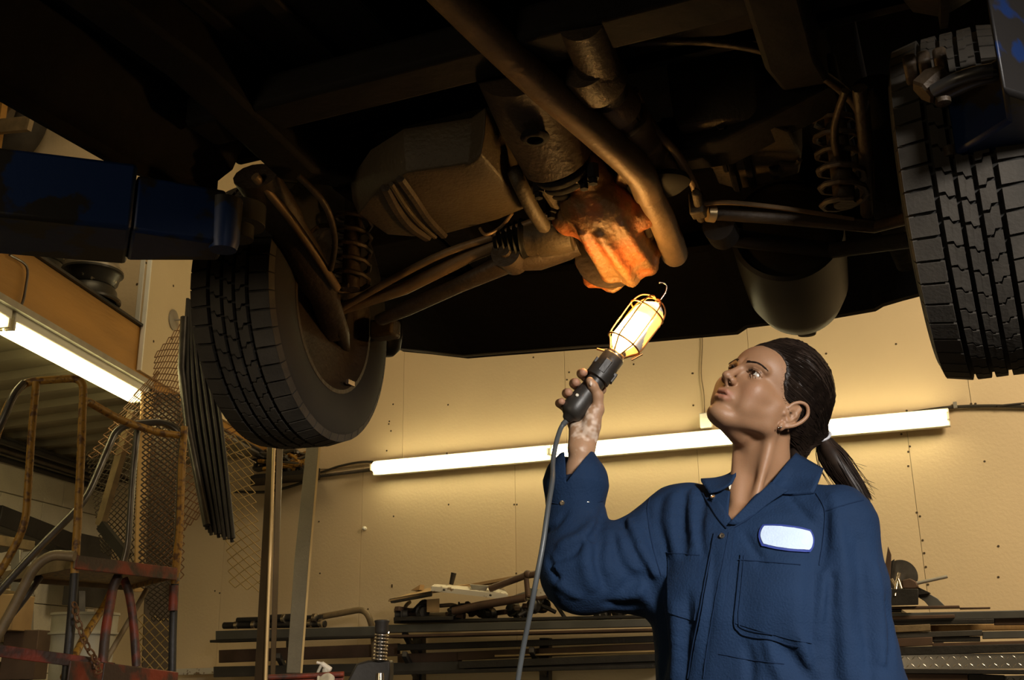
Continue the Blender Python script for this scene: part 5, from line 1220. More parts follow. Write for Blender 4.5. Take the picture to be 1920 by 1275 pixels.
hb_ = [Hp(1035, 690, 0), Hp(1150, 940, 0)]
hv2 = surface(hand_sdf, (Hp(1035, 800).x, YL - .07, Hp(1080, 935).z), (Hp(1150, 700).x, YL + .09, Hp(1080, 690).z), .0015)
# ---- coverall
ELB = P(1092, 1072, 2.05); CUF = P(1078, 940, 2.11)
zs_ = SL.z
zk = A_([-.10, .0, .55, .75, .90, 1.0, 1.10, 1.17, 1.23, zs_ - .02, zs_ + .03, zs_ + .06, zs_ + .085])
def torso_sdf(p):
    q = tl(p); z = q[:, 2]
    a = np.interp(z, [.3, .75, .90, 1.0, 1.10, 1.20, zs_ - .04, zs_ + .015, zs_ + .05, zs_ + .08], [.22, .225, .212, .200, .198, .200, .200, .168, .10, .05])
    b = np.interp(z, [.3, .75, .90, 1.0, 1.10, 1.20, zs_ - .04, zs_ + .015, zs_ + .05, zs_ + .08], [.14, .15, .142, .140, .143, .146, .128, .098, .072, .04])
    x, n = q[:, 0], q[:, 1]
    e = (np.sqrt((np.abs(x) / a) ** 2.3 + (np.abs(n) / b) ** 2.3 + 1e-9) ** (2 / 2.0) - 1) * np.minimum(a, b) * .9
    e = np.maximum(e, z - (zs_ + .075))
    for s_ in (-1, 1): e = smin(e, ell(q, (s_ * .075, .085, 1.175), (.07, .055, .065)), .05)   # bust under the cloth
    return e
def legs_sdf(p):
    d = None
    for s_ in (-1, 1):
        e = chain(p, [tw(s_ * .10, 0, .85), tw(s_ * .12, .0, .48), tw(s_ * .13, 0, .09)], [.125, .10, .095], .02); d = e if d is None else smin(d, e, .02)
    return d
LE = P(1592, 1215, 1.91); LW_ = tw(.24, .07, .80)
def coat_base(p):
    d = torso_sdf(p)
    d = smin(d, cone(p, tw(-.02, 0, zs_ + .045), SR, .05, .072), .03); d = smin(d, cone(p, tw(.02, 0, zs_ + .045), SL, .05, .070), .03)
    ra = chain(p, [SR, (SR + ELB) / 2 - ZV * .030, ELB, CUF], [.082, .086, .076, .056], .022)
    d = smin(d, ra, .04)
    lft = chain(p, [SL, (SL + LE) / 2, LE, LW_], [.070, .076, .078, .060], .02)
    d = smin(d, lft, .018)
    return d
# creases and ridges given by picture points, laid on the cloth's own surface: (pts, radius, depth, k)  depth>0 ridge, <0 crease
FOLDS = [
 ([(1165, 975), (1185, 1010), (1215, 1060), (1240, 1100)], .010, -1), ([(1150, 1000), (1160, 1050), (1190, 1090), (1225, 1125)], .008, -1),
 ([(1240, 935), (1232, 975), (1248, 1030), (1252, 1075)], .008, -1), ([(1215, 955), (1218, 1000), (1235, 1050)], .007, -1),
 ([(1180, 975), (1200, 1025), (1228, 1075)], .009, 1), ([(1262, 930), (1258, 975), (1268, 1040)], .009, 1),
 ([(1140, 960), (1110, 1000), (1080, 1030), (1040, 1050)], .009, -1), ([(1120, 975), (1090, 1005), (1050, 1022)], .010, 1), ([(1130, 1000), (1120, 1050), (1135, 1100)], .009, -1),
 ([(1100, 1020), (1098, 1060), (1110, 1100)], .010, 1), ([(1060, 960), (1040, 985), (1022, 1000)], .007, -1), ([(1130, 955), (1125, 985), (1112, 1010)], .008, -1),
 ([(1160, 1120), (1200, 1110), (1225, 1080)], .009, 1), ([(1170, 1100), (1205, 1080), (1232, 1120)], .008, -1),
 ([(1215, 1090), (1235, 1140), (1245, 1200), (1240, 1270)], .011, -1), ([(1285, 925), (1280, 980), (1284, 1040)], .008, -1), ([(1300, 920), (1298, 970), (1305, 1020)], .008, 1),
 ([(1320, 935), (1312, 990), (1318, 1040)], .007, -1), ([(1265, 1140), (1268, 1200), (1262, 1270)], .011, 1), ([(1292, 1120), (1290, 1200), (1286, 1275)], .009, -1),
 ([(1530, 985), (1528, 1060), (1522, 1150), (1520, 1275)], .012, -1), ([(1548, 960), (1545, 1010), (1540, 1060)], .009, -1), ([(1570, 975), (1580, 1060), (1585, 1160), (1590, 1270)], .011, 1),
 ([(1610, 1010), (1618, 1090), (1625, 1180), (1632, 1275)], .009, -1), ([(1640, 1060), (1650, 1140), (1655, 1240)], .009, 1), ([(1560, 1080), (1556, 1170), (1560, 1270)], .008, -1), ([(1660, 1130), (1672, 1180), (1668, 1250)], .007, -1),
 ([(1470, 1215), (1490, 1240), (1512, 1275)], .009, -1), ([(1440, 1205), (1450, 1240), (1470, 1280)], .009, 1), ([(1400, 1215), (1408, 1250), (1405, 1290)], .008, -1), ([(1500, 1190), (1512, 1225), (1520, 1250)], .008, 1),
 ([(1340, 1040), (1336, 1120), (1325, 1200), (1312, 1275)], .006, -1), ([(1540, 905), (1560, 930), (1570, 960)], .007, 1), ([(1395, 1000), (1420, 1040), (1430, 1060)], .006, -1),
 ([(1480, 930), (1500, 955), (1520, 975)], .006, -1), ([(1035, 1060), (1050, 1095), (1085, 1120)], .008, 1), ([(1020, 1010), (1028, 1050), (1045, 1085)], .007, -1), ([(1135, 1130), (1170, 1138), (1200, 1135)], .007, -1),
]
def march(fn, x, y, t0=1.5, t1=2.6):
    d = A_(list(ray(x, y).normalized())); o = A_(list(CAMP)); t = t0
    for _ in range(90):
        v = fn((o + d * t)[None])[0]
        if v < .0005: return o + d * t
        t += max(v * .8, .001)
        if t > t1: return None
    return None
CR = []
for pts, r, sg in FOLDS:
    w3 = [march(coat_base, x, y) for x, y in pts]; w3 = [p for p in w3 if p is not None]
    if len(w3) > 1: CR.append(([A_(list(v)) for v in smooth_path(w3, 3)], r, sg))
def coat_outer(p):
    d = coat_base(p)
    near = np.abs(d) < .03
    if near.any():
        q = p[near]; e = d[near]
        e = e + .0022 * vnoise(q * A_([1, 1, .45]), 55, 3) + .0012 * vnoise(q, 120, 5)
        for pts, r, sg in CR:
            pa = A_(pts); lo = pa.min(0) - .05; hi = pa.max(0) + .05
            m = ((q > lo) & (q < hi)).all(1)
            if not m.any(): continue
            n = len(pts); rs = [r * (.35 + .65 * math.sin(PI * (i + .6) / (n + .2))) for i in range(n)]
            c = chain(q[m], pts, rs, .004)
            if sg < 0: e[m] = smax(e[m], -(c + r * .15), r * 1.5)
            else: e[m] = smin(e[m], c + r * .3, r * 1.8)
        d = d.copy(); d[near] = e
    return d
YC = 2.10; X1160 = P(1160, 900, YC).x; Z1000 = P(1080, 975, YC).z
CU0 = (P(1080, 900, YC).x, (P(1090, 900, YC).x - P(1080, 900, YC).x) / 10, P(1080, 900, YC).z, (P(1080, 890, YC).z - P(1080, 900, YC).z) / 10)
def coat_sdf(p):
    d = coat_outer(p)
    # neck opening: V notch at the front and clearance round the neck
    q = tl(p); z = q[:, 2]; zb = zs_ + .004
    w_ = np.clip((z - zb) * .62, -.02, .075)
    wedge = np.maximum(np.abs(q[:, 0] + .012) - w_, -(q[:, 1] - .0))
    d = smax(d, -wedge, .004)
    nk = cone(p, NB - ZV * .03, NB + ZV * .10, .066, .076)
    d = smax(d, -nk, .006)
    return d
def cuff_sdf(q):
    u = (q[:, 0] - CU0[0]) / CU0[1] + 1080; v = 900 - (q[:, 2] - CU0[2]) / CU0[3]      # tens of millimetres across the cuff
    e = chain(q, [P(1077, 962, YC), P(1079, 935, YC), P(1080, 906, YC), P(1086, 840, YC)], [k1 * 50, k1 * 54, k1 * 60, k1 * 27], .006)
    e = e + .0012 * vnoise(q * A_([1, 1, .5]), 90, 4)
    e = np.maximum(e, 850 * 1.0 * k1 - v * k1); e = np.maximum(e, (v - 962) * k1)
    inn = chain(q, [P(1077, 975, YC), P(1080, 906, YC), P(1086, 836, YC)], [k1 * 46, k1 * 55, k1 * 23], .006)
    e = smax(e, -inn, .001)
    vcut = np.maximum(np.maximum((1059 - u) * k1, (v - (912 + (u - 1060) * (842 - 912) / 54.)) * k1 * .64), q[:, 1] - YC)
    return smax(e, -vcut, .002)
def coll_sdf(p):     # stand of the collar: open-fronted ring round the neck
    q = tl(p); c = cone(p, NB - ZV * .03, NB + ZV * .09, .071, .084); d = np.abs(c) - .0026
    zt_ = zs_ + .085 - .45 * (q[:, 1]) ; d = np.maximum(d, q[:, 2] - zt_); d = np.maximum(d, (zs_ + .0) - q[:, 2])
    fr = np.maximum(np.abs(q[:, 0] + .01) - np.clip((q[:, 1]) * 1.1, 0, .1), -q[:, 1]); return smax(d, -fr, .003)
cv = surface(coat_sdf, (P(990, 1000, 2.1).x, 1.74, .93), (P(1720, 1200, 1.95).x + .03, 2.32, P(1080, 835, 2.1).z + .02), .0050)
def lowbody(p): return smin(smin(torso_sdf(p), legs_sdf(p), .04), chain(p, [SL, LE, LW_], [.06, .072, .058], .02), .02)
lv = surface(lowbody, (TO.x - .4, TO.y - .45, .06), (TO.x + .45, TO.y + .4, .945), .012)
coat, coat_bvh = mesh_obj('coverall', [cv, lv], m_coat, person); coat['label'] = 'navy twill coverall'
su = coat.modifiers.new('smooth', 'SMOOTH'); su.factor = .5; su.iterations = 2
cfv = surface(cuff_sdf, tuple(A_(list(P(1080, 900, YC))) - .10), tuple(A_(list(P(1080, 900, YC))) + .10), .0020)
cuff, cuff_bvh = mesh_obj('cuff', [cfv], m_coat, coat)
cs = surface(coll_sdf, tuple(A_(list(NB)) - .12), tuple(A_(list(NB)) + .14), .0032)
mesh_obj('collar_stand', [cs], m_coat, coat)
# ---- skin mesh, coloured
vit = [Hp(1095, 800, -.005), Hp(1088, 822, -.01), Hp(1112, 778, -.02), Hp(1105, 800, -.01)]
def skin_col(V):
    base = np.tile(A_([.30, .160, .085]), (len(V), 1)); q = hl(V); x, a, z = q[:, 0], np.abs(q[:, 1]), q[:, 2]
    def mixc(m, c): m = np.clip(m, 0, 1)[:, None]; base[:] = base * (1 - m) + A_(c) * m
    hm = q[:, 2] > -95
    mixc(hm * np.exp(-((x - 66) ** 2 / 500 + (a - 42) ** 2 / 260 + (z + 6) ** 2 / 420)) * .55, [.36, .155, .085])
    lip = np.exp(-((z + 33) / 10.5) ** 6) * np.exp(-(a / 22.5) ** 8) * (x > 84) * np.clip((q[:, 0] - 84) / 4, 0, 1); mixc(lip * .75, [.34, .13, .085])
    mixc((x > 60) * np.exp(-((a - 32) ** 2 / 190 + (z - 33) ** 2 / 70)) * .5, [.11, .05, .027])
    mixc(np.exp(-((x - 102) ** 2 / 60 + (a - 7.5) ** 2 / 20 + (z + 9) ** 2 / 30)) * .9, [.04, .015, .008])
    mixc(np.exp(-((x - 99) ** 2 / 60 + (a) ** 2 / 260 + (z + 33) ** 2 / 2.5)) * 1.0, [.08, .02, .015])
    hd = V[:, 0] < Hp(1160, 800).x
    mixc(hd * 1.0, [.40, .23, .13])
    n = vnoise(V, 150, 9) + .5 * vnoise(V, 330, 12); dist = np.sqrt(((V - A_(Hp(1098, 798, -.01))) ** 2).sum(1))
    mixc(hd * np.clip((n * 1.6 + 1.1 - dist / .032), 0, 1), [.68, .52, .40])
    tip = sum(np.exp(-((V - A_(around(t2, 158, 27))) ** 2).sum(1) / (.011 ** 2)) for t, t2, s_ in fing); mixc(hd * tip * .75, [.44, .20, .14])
    return base
arm_in = surface(lambda p: smin(smin(skin_torso(p), chain(p, [tw(0, 0, zs_), SR, ELB, FA, WR], [.04, .045, .038, .026, .016], .02), .02), chain(p, [tw(0, 0, zs_), SL, LE, LW_], [.04, .045, .04, .026], .02), .02), (ELB.x - .08, 1.74, .76), (LE.x + .12, 2.3, FA.z + .02), .010)
def lhand(p):
    w0 = LW_ - ZV * .04; d = chain(p, [LW_, w0], [.028, .026], .01)
    for i in range(4):
        o_ = Nt * (.030 - .020 * i); kk = w0 - ZV * .085 + o_
        d = smin(d, cone(p, w0, kk, .018, .012), .012)
        d = smin(d, chain(p, [kk, kk - ZV * .035 - Lt * .006, kk - ZV * (.070, .078, .072, .058)[i] - Lt * .020], [.0095, .0088, .0075], .004), .004)
    return smin(d, chain(p, [w0 + Nt * .015, w0 + Nt * .045 - ZV * .05, w0 + Nt * .05 - ZV * .10 - Lt * .008], [.016, .012, .009], .006), .008)
lhv = surface(lhand, (LW_.x - .10, LW_.y - .10, LW_.z - .24), (LW_.x + .10, LW_.y + .10, LW_.z + .02), .004)
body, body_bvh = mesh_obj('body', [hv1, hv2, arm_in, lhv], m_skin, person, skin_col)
# ================================================================== CLOTHING DETAILS LAID ON THE CLOTH
def drape(bvh, c4, name, m, parent, nu=14, nv=10, rnd=0.0, off=.0015, th=.0015, curve=None, sub=False):
    """thin conforming patch; c4 = four picture corners in order"""
    c4 = [A_(c) for c in c4]; g = {}; last = None
    rows = []
    for j in range(nv + 1):
        row = []
        for i in range(nu + 1):
            u, v = 2 * i / nu - 1, 2 * j / nv - 1
            if rnd > 0:
                f = rnd; uu = u * math.sqrt(max(0, 1 - v * v * f * .5)); vv = v * math.sqrt(max(0, 1 - u * u * f * .5)); u, v = uu, vv
            a, b = (u + 1) / 2, (v + 1) / 2
            p = c4[0] * (1 - a) * (1 - b) + c4[1] * a * (1 - b) + c4[2] * a * b + c4[3] * (1 - a) * b
            l, n_ = hit(bvh, p[0], p[1])
            if l is None or (last and (l - last[0]).length > .06): l, n_ = (last if last else (None, None)) if l is None or last else (l, n_)
            if l is None: l, n_ = P(p[0], p[1], 1.9), Vector((0, -1, 0))
            if n_.dot(l - CAMP) > 0: n_ = -n_
            last = (l, n_); row.append((l, n_))
        last = row[0]; rows.append(row)
    N1 = nu + 1; top = [l + n_ * (off + th) for r in rows for l, n_ in r]; bot = [l + n_ * (off - th) for r in rows for l, n_ in r]
    fs = [(j * N1 + i, j * N1 + i + 1, (j + 1) * N1 + i + 1, (j + 1) * N1 + i) for j in range(nv) for i in range(nu)]
    K = len(top); fb = [tuple(K + x for x in f[::-1]) for f in fs]
    rim_ = [i for i in range(N1)] + [j * N1 + nu for j in range(1, nv + 1)] + [nv * N1 + i for i in range(nu - 1, -1, -1)] + [j * N1 for j in range(nv - 1, 0, -1)]
    sd = [(rim_[k], rim_[(k + 1) % len(rim_)], K + rim_[(k + 1) % len(rim_)], K + rim_[k]) for k in range(len(rim_))]
    mb = MB().add(top + bot, fs + fb + sd)
    return mb.build(name, m, parent, smooth=True)
def seam(bvh, pts, r, name, m, parent, off=0.0, n=6, closed=False):
    o_ = []
    path = smooth_path([Vector((x, y, 0)) for x, y in pts], n)
    for q in path:
        l, n_ = hit(bvh, q.x, q.y)
        if l is None or (o_ and (l - o_[-1]).length > .05): continue
        if n_.dot(l - CAMP) > 0: n_ = -n_
        o_.append(l + n_ * off)
    if len(o_) < 2: return None
    return MB().tube(o_, r, 6).build(name, m, parent, smooth=True)
CB = coat_bvh
pat = drape(CB, [(1424, 982), (1526, 992), (1524, 1041), (1422, 1027)], 'name_patch', m_pedge, coat, 18, 10, .55, .0030, .0012)
drape(CB, [(1428, 986), (1522, 996), (1520, 1036), (1426, 1023)], 'patch_face', m_patch, pat, 18, 10, .5, .0046, .0008)
# chest pockets: thin raised pieces with a stitched edge
pk1 = drape(CB, [(1386, 1040), (1528, 1052), (1524, 1210), (1376, 1170)], 'chest_pocket', m_coat, coat, 14, 16, .12, .0010, .0010)
seam(CB, [(1390, 1040), (1384, 1100), (1377, 1165), (1385, 1183), (1400, 1192), (1450, 1200), (1500, 1212)], .0011, 'pocket_stitching', m_coat2, pk1, .003)
seam(CB, [(1386, 1050), (1440, 1055), (1500, 1060)], .0010, 'pocket_stitching', m_coat2, pk1, .003)
seam(CB, [(1396, 1042), (1391, 1100), (1385, 1160), (1395, 1178), (1450, 1190)], .0008, 'pocket_stitching', m_coat2, pk1, .003)
pk2 = drape(CB, [(1252, 1036), (1312, 1042), (1304, 1165), (1254, 1150)], 'chest_pocket', m_coat, coat, 10, 14, .1, .0014, .0014)
seam(CB, [(1250, 1036), (1280, 1040), (1312, 1042)], .0010, 'pocket_stitching', m_coat2, pk2, .003)
# placket
plk = drape(CB, [(1341, 1000), (1378, 990), (1338, 1290), (1292, 1290)], 'placket', m_coat, coat, 6, 24, 0, .0018, .0020)
seam(CB, [(1341, 1000), (1325, 1080), (1312, 1150), (1300, 1220), (1292, 1272)], .0014, 'placket_edge', m_coat2, plk, .003)
seam(CB, [(1368, 1000), (1352, 1080), (1340, 1150), (1328, 1220), (1322, 1272)], .0009, 'placket_stitching', m_coat2, plk, .004)
seam(CB, [(1326, 1222), (1360, 1228), (1400, 1236), (1470, 1245)], .0010, 'waist_seam', m_coat2, coat, .001)
# shoulder and sleeve seams
seam(CB, [(1530, 925), (1546, 955), (1545, 1000), (1536, 1060)], .0012, 'shoulder_seam', m_coat2, coat, .0006)
seam(CB, [(1548, 958), (1590, 945), (1618, 938)], .0012, 'shoulder_seam', m_coat2, coat, .0006)
seam(CB, [(1222, 925), (1214, 960), (1225, 1030), (1240, 1080)], .0012, 'shoulder_seam', m_coat2, coat, .0006)
seam(cuff_bvh, [(1024, 940), (1060, 947), (1100, 948), (1130, 938)], .0014, 'cuff_seam', m_coat2, coat, .0006)
# lapels and collar leaves
def leaf3(rows, name):        # rows of (x, y, Y) world depth points
    R_ = [[P(p[0], p[1], p[2] if p[2] > 1.868 else 1.89 + (p[2] - 1.63) * .65) for p in r] for r in rows]; nc = len(R_[0])
    mb = MB().add([p for r in R_ for p in r], [(j * nc + i, j * nc + i + 1, (j + 1) * nc + i + 1, (j + 1) * nc + i) for j in range(len(R_) - 1) for i in range(nc - 1)])
    o = mb.build(name, m_coat, coat, smooth=True, fix=False); su = o.modifiers.new('s', 'SUBSURF'); su.levels = 2; su.render_levels = 2; su.boundary_smooth = 'PRESERVE_CORNERS'
    so = o.modifiers.new('t', 'SOLIDIFY'); so.thickness = .0035; so.offset = 0; return o
def surfY(x, y, up_=.006):
    l, n_ = hit(CB, x, y)
    if l is None: return None
    return l.y - up_
def LFp(x, y, lift, Yd=None):
    Y_ = surfY(x, y, lift); return (x, y, Y_ if (Y_ is not None and (Yd is None or abs(Y_ - Yd) < .05)) else Yd)
# her left (picture right) lapel and collar leaf
leaf3([[LFp(1366, 982, .008, 1.655), LFp(1380, 985, .006, 1.652), LFp(1398, 980, .005, 1.65)],
       [LFp(1392, 955, .010, 1.650), LFp(1412, 958, .008, 1.648), LFp(1432, 950, .005, 1.645)],
       [LFp(1420, 928, .012, 1.648), LFp(1440, 930, .010, 1.64), LFp(1462, 930, .005, 1.635)],
       [LFp(1446, 904, .012, 1.645), LFp(1462, 912, .012, 1.64), LFp(1478, 920, .006, 1.635)]], 'lapel')
leaf3([[LFp(1443, 911, .006, 1.905), LFp(1449, 926, .006, 1.892), LFp(1488, 927, .004, 1.885), LFp(1526, 924, .004, 1.88)],
       [LFp(1456, 893, .008, 1.915), LFp(1475, 905, .010, 1.90), LFp(1500, 909, .007, 1.89), LFp(1533, 906, .005, 1.89)],
       [LFp(1472, 872, .010, 1.935), LFp(1490, 884, .012, 1.92), LFp(1512, 890, .008, 1.91), LFp(1540, 890, .005, 1.91)],
       [(1492, 850, 1.965), (1504, 857, 1.96), (1522, 867, 1.955), (1544, 880, 1.95)]], 'collar_leaf')
# her right (picture left)
leaf3([[LFp(1365, 982, .008, 1.70), LFp(1352, 968, .006, 1.72), LFp(1336, 950, .005, 1.75)],
       [LFp(1366, 950, .010, 1.72), LFp(1350, 940, .008, 1.74), LFp(1330, 926, .005, 1.77)],
       [LFp(1369, 922, .012, 1.74), LFp(1354, 918, .010, 1.76), LFp(1338, 912, .006, 1.79)]], 'lapel')
leaf3([[(1372, 906, 1.725), (1350, 922, 1.735), (1330, 925, 1.755)],
       [(1380, 890, 1.745), (1352, 906, 1.765), (1320, 910, 1.785)],
       [(1388, 872, 1.775), (1362, 898, 1.79), (1309, 895, 1.815)],
       [(1392, 866, 1.80), (1372, 890, 1.815), (1330, 903, 1.84)]], 'collar_leaf')
for pts in ([(1318, 926), (1330, 945), (1345, 970), (1364, 992)], [(1452, 928), (1430, 952), (1402, 974), (1368, 994)]):
    seam(CB, pts, .0018, 'lapel_edge', m_coat2, coat, .0015)
seam(CB, [(1449, 926), (1488, 928), (1526, 925)], .0022, 'collar_edge', m_coat2, coat, .002)
# snaps
for x, y, m in ((1356, 1008, m_chrome), (1340, 938, m_chrome), (1425, 944, m_chrome), (1055, 943, m_chrome), (1102, 945, m_chrome)):
    l, n_ = hit(CB if x > 1200 else cuff_bvh, x, y)
    if l is None: continue
    if n_.dot(l - CAMP) > 0: n_ = -n_
    if 1330 < x < 1430: l = l + n_ * (.007 if y < 950 else .0045)
    MB().lathe(l + n_ * .001, l + n_, [(0, .0052), (.0022, .0050), (.0026, .0034), (.0014, .0026), (.0014, .0001)], 18).build('snap_button', m, coat, smooth=True)
MB().prism([P(1366, 912, 1.965), P(1378, 898, 1.97), P(1380, 904, 1.97), P(1368, 918, 1.965)], Vector((0, .004, 0))).build('undershirt', m_cream, person)

# ================================================================== FACE DETAILS
for s_ in (1, -1):
    c = hw(70.8, s_ * 31, 29.0); g_ = (Fh * 1.0 + Uh * .10 + Lf * (-.05)).normalized()
    e = MB().lathe(c - g_ * .0125, c, [(.0125 - .0125 * math.cos(PI * k / 18), max(.0125 * math.sin(PI * k / 18), .00005)) for k in range(19)], 28).build('eyeball', m_eye, person, smooth=True)
    gg = (Fh + Uh * .20 + Lf * (.0 * s_ - .16)).normalized()
    pr = [(.0124 * math.cos(a), .0124 * math.sin(a)) for a in [math.radians(30 - 3.3 * k) for k in range(10)]]
    MB().lathe(c, c + gg, [(t * 1.012, max(r, .00005)) for t, r in pr], 24, cap=False).build('iris', m_iris, e, smooth=True)
    # lashes
    ls_ = MB()
    for k in range(22):
        f = k / 21; b0 = hw(84.5 - 9.5 * f ** 1.5, s_ * (20 + 23 * f), 31 + 3.2 * math.sin(PI * f * .9)); dr = (Fh * .85 + Uh * .55 + Lf * s_ * (.1 + .7 * f)).normalized()
        ls_.tube([b0, b0 + dr * .0035, b0 + dr * .006 + Uh * .002], [.0005, .0004, .0001], 4)
    ls_.build('eyelashes', m_hair, person, kind='stuff')
    br = MB(); r_ = random.Random(3)
    for k in range(150):
        f = r_.random(); y_ = 11 + 39 * f; z_ = 45 + 7 * math.sin(PI * min(1, f * 1.05) * .85) - 2.5 * f + r_.uniform(-1, 1) * (2.4 - 1.7 * f)
        src = hw(130, s_ * y_, z_); l, nn, _, _ = body_bvh.ray_cast(src, -Fh)
        if l is None: continue
        d_ = (Lf * s_ + Uh * (.35 - .5 * f)).normalized(); d_ = (d_ - nn * d_.dot(nn)).normalized(); br.tube([l + nn * .0003, l + d_ * .004 + nn * .0007, l + d_ * .0075 - Fh * .0004 * f], [.0006, .0005, .0001], 4)
    br.build('eyebrow', m_hair, person, kind='stuff')
MB().box(hw(92.5, 0, -31.8), (.004, .015, .004), (Fh, Lf, Uh)).build('teeth', m_eye, person, bevel=.001)
l = hw(-2, 78, -29)
MB().ball(l + Lf * .002, .0022, 8).ball(hw(2, 79, -33), .0018, 8).build('earring', m_chrome, person, smooth=True)
# nails
for i, (t, t2, s__) in enumerate(fing): pass
c = Hp(1108, 719, -.034); MB().ball(c, k1 * 3.6, 10, (.8, .35, 1.4)).build('thumb_nail', mat('nail', (.62, .48, .38), .3, var=.02), person, smooth=True)

# ================================================================== HAIR
def hair_sdf(p):
    q = hl(p); x, y, z = q[:, 0], q[:, 1], q[:, 2]; a = np.abs(y); s_ = np.stack([x, a, z], 1)
    d = ell(s_, (-10, 0, 54), (94, 76, 83)); d = smin(d, ell(s_, (40, 0, 66), (46, 53, 46)), 12)
    big = ell(s_, (-32, 0, 66), (112, 90, 102)); big = smin(big, ell(s_, (-66, 0, 14), (52, 58, 52)), 25)
    hl_ = np.interp(z, [-40, -20, 0, 12, 30, 45, 60, 75, 90, 105], [-40, -34, -26, -4, 18, 31, 38, 48, 60, 72]) + 3.0 * np.sin(a * .12)
    hl_ = hl_ + np.clip((z - 62) / 16, 0, 1) * ((a / 50) ** 2 * -10 + 6)
    d = smax(d, (x - hl_) * .8, 5); big = smax(big, (x - hl_ + 22) * .7, 34); big = smax(big, (-24 - z - x * .25) * .8, 16)
    d = smin(d, big, 14)
    d = smax(d, -ell(s_, (-6, 90, 0), (24, 22, 32)), 4)
    d = d + 1.0 * np.sin((z * .5 - x * .25) * 1.1 + 2 * np.sin(x * .06)) * .45 + .5 * np.sin(z * 1.7 - x * .8)
    return d * HS
TIE = P(1541, 818, hw(-92, 0, 5).y - .005); YP = TIE.y
def hair_w(p):
    d = hair_sdf(p); d = smin(d, cone(p, hw(-66, 0, 14), TIE, .046, .013), .030); d = smin(d, cone(p, P(1502, 795, YH + .05), P(1494, 848, YH + .055), .030, .022), .02)
    return d
hm_v = surface(hair_w, (min(b.x for b in bx) - .02, min(b.y for b in bx) - .02, min(b.z for b in bx) - .02), (max(b.x for b in bx) + .05, max(b.y for b in bx) + .03, max(b.z for b in bx) + .01), .0024)
hair, hair_bvh = mesh_obj('hair', [hm_v], m_hair, person)
# combed strands from the hair line back to the tie
st_ = MB(); r_ = random.Random(8)
def skim(p, lift):
    l, n_, _, _ = hair_bvh.find_nearest(p)
    if (p - hw(-10, 0, 45)).dot(n_) < 0: n_ = -n_
    return l + n_ * lift
starts = []
for k in range(620):
    sd = r_.choice((1, 1, 1, -1)); z_ = r_.uniform(-18, 118)
    x_ = float(np.interp(z_, [-20, 0, 12, 30, 45, 60, 75, 90, 105, 120], [-30, -22, 0, 20, 32, 38, 50, 62, 66, 50])) - r_.uniform(0, 55) * (r_.random() < .6); y_ = r_.uniform(30, 80) * sd if z_ < 95 else r_.uniform(-60, 60)
    a = skim(hw(x_, y_, z_), .0003); pts = [a]; n_ = 9
    for j in range(1, n_ + 1):
        f = j / n_; tgt = a.lerp(TIE, f); bulge = (hw(-20, 0, 50)); out = (tgt - bulge); out = out.normalized() * .05 * math.sin(PI * f) * (1 - .2 * f)
        pts.append(skim(tgt + out, .0008 + .0008 * r_.random()) if f < .93 else TIE + Vector((r_.uniform(-1, 1), r_.uniform(-1, 1), r_.uniform(-1, 1))) * .007)
    st_.tube(pts, [.0005] + [.0010] * 8 + [.0006], 3)
st_.build('combed_strands', m_hair, hair, smooth=True, kind='stuff')
fz = MB()
for k in range(140):       # fine baby hair at the temple and hair line
    z_ = r_.uniform(0, 100); x_ = float(np.interp(z_, [0, 12, 30, 45, 60, 75, 90, 100], [-10, 8, 26, 38, 44, 56, 68, 76])) + r_.uniform(-3, 3)
    l, nn, _, _ = body_bvh.ray_cast(hw(x_, 120, z_), -Lf)
    if l is None: continue
    d_ = (-Fh * .8 + Uh * r_.uniform(-.5, .4)).normalized(); fz.tube([l, l + d_ * .006 + nn * .0006, l + d_ * .013 + nn * .001], [.0003, .0003, .0001], 3)
fz.build('baby_hair', m_hair, hair, kind='stuff')
MB().tube([TIE + (Vector((math.cos(t), 0, 0)) * .0 + _rt * (math.cos(t) * .0155) + (_up * .35 + _fw * .94).normalized() * (math.sin(t) * .0155)) + _up * (math.cos(t) * .006) for t in [2 * PI * k / 24 for k in range(25)]], .0032, 8, cap=False).build('hair_tie', mat('pale_hair_tie', (.45, .45, .48), .4, var=.1), person, smooth=True)
# ponytail: a tapering core and separate locks
core = smooth_path([TIE, P(1550, 840, YP), P(1568, 868, YP - .01), P(1594, 905, YP - .015), P(1620, 945, YP - .02)], 6)
nc = len(core)
MB().tube(core, [.009 + .016 * math.sin(min(1, i / nc * 1.8) * PI / 2) * (1 - .8 * (i / nc) ** 2) for i in range(nc)], 16, flat=.8).build('ponytail', m_hair, hair, smooth=True)
pt_ = MB()
for k in range(900):
    an = r_.uniform(0, 2 * PI); rd = math.sqrt(r_.random()); ca, sa = math.cos(an) * rd, math.sin(an) * rd * .8; fly = (k % 45 == 0); end = .78 + .25 * r_.random(); pts = []
    nn_ = 11
    for j in range(nn_):
        f = j / (nn_ - 1) * end; i_ = min(nc - 1, int(f * (nc - 1))); c_ = core[i_].lerp(core[min(nc - 1, i_ + 1)], f * (nc - 1) - i_) if i_ < nc - 1 else core[-1] + (core[-1] - core[-2]) * ((f - 1) * nc)
        w__ = .0075 + .021 * math.sin(min(1, f * 1.9) * PI / 2) * (1 - .42 * f * f)
        if fly: w__ *= 1 + .9 * f
        c_ = c_ + _rt * (ca * w__ * .75 - sa * .1 * w__) + _up * (ca * w__ * .62) + _fw * (sa * w__) + Vector((r_.uniform(-1, 1), r_.uniform(-1, 1), r_.uniform(-1, 1))) * .0007
        pts.append(c_)
    pt_.tube(pts, [.0011 * (1 - .8 * (j / (nn_ - 1)) ** 3) for j in range(nn_)], 3)
pt_.build('ponytail_strands', m_hair, hair, smooth=True, kind='stuff')
fw_ = MB()
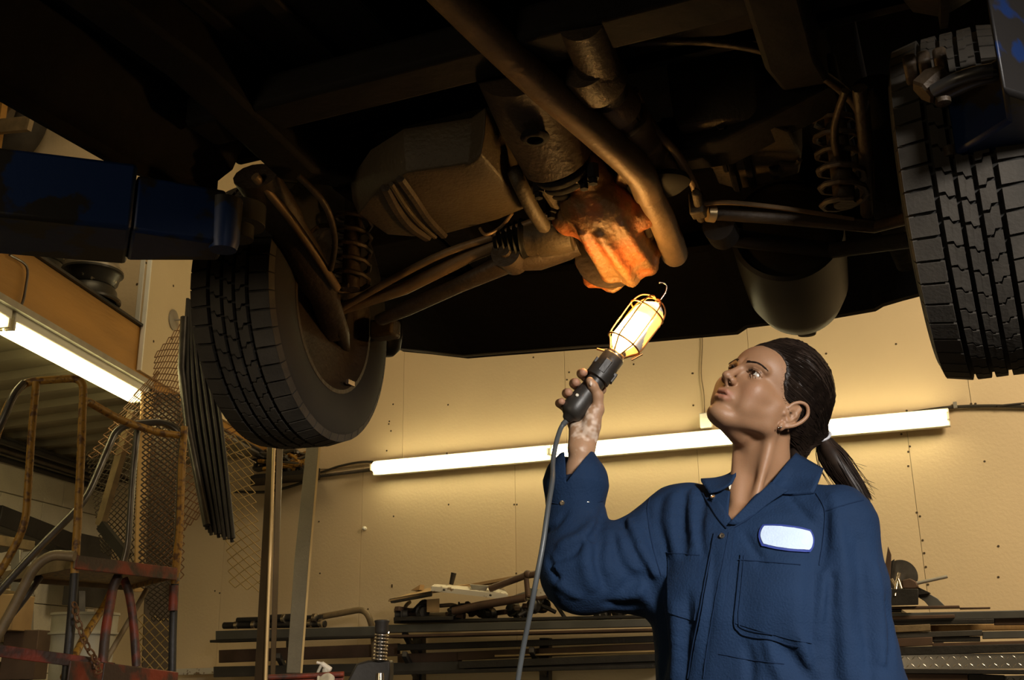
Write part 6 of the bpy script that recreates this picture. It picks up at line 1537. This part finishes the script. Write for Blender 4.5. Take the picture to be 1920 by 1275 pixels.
for k in range(26):
    a_ = core[int(nc * r_.uniform(.35, .8))]; e_ = a_ + _rt * r_.uniform(.02, .06) - _up * r_.uniform(-.005, .045)
    fw_.tube(smooth_path([a_, a_.lerp(e_, .5) + _up * .006, e_], 4), [.0004] * 8 + [.0001], 3)
fw_.build('flyaway_hair', m_hair, hair, kind='stuff')
# boots below the coverall (out of the picture)
bo_ = MB()
for s_ in (-1, 1):
    a = tw(s_ * .13, -.02, 0)
    bo_.loft([[a + Lt * (w2 * math.cos(t)) + Nt * (.04 + l2 * math.sin(t)) + ZV * z2 for t in [2 * PI * k / 16 for k in range(16)]] for z2, w2, l2 in ((.0, .05, .135), (.03, .052, .137), (.06, .048, .12), (.09, .045, .07), (.14, .048, .055))])
bo_.build('boots', m_blackp, person, smooth=True)
# ================================================================== DIFFERENTIAL CASTING (built with the same surface tools)
_D = np.array([list(xd), list(ud), list(dv)]).T; _pc = A_(list(pc))
def diff_sdf(p):
    q = (p - _pc) @ _D; x, u, t = q[:, 0], q[:, 1], q[:, 2]; T = LL
    d = cone(q, (0, .004, -.01), (0, 0, T * .9), .060, .073)
    d = smin(d, ell(q, (0, .012, -.015), (.072, .050, .045)), .02)
    d = np.maximum(d, t - T * 1.0)
    for x0, u0, x1, u1, r in ((-.030, -.052, -.040, -.064, .011), (.006, -.060, .012, -.076, .012), (.050, -.040, .056, -.052, .010)):
        d = smin(d, cone(q, (x0, u0, -.01), (x1, u1, T * .95), r * .8, r), .014)
    d = smin(d, ell(q, (-.034, -.042, T * .35), (.016, .016, .03)), .012)
    d = smin(d, cone(q, (0, .02, .0), (0, .045, -.09), .052, .045), .03)
    for s__ in (-1, 1): d = smin(d, cone(q, (0, .01, T * .25), (s__ * .075, .012, T * .20), .044, .036), .02)
    d = smin(d, np.maximum(np.sqrt(x * x + u * u) - .082 - .004 * np.cos(9 * np.arctan2(u, x)), np.abs(t - T * .93) - .006), .006)
    return d + .0012 * vnoise(p, 130, 21) + .0009 * vnoise(p, 420, 22)
dv_ = surface(diff_sdf, tuple(_pc - .15), tuple(_pc + .17), .0035)
pk, _ = mesh_obj('differential_housing', [dv_], m_rust, car)
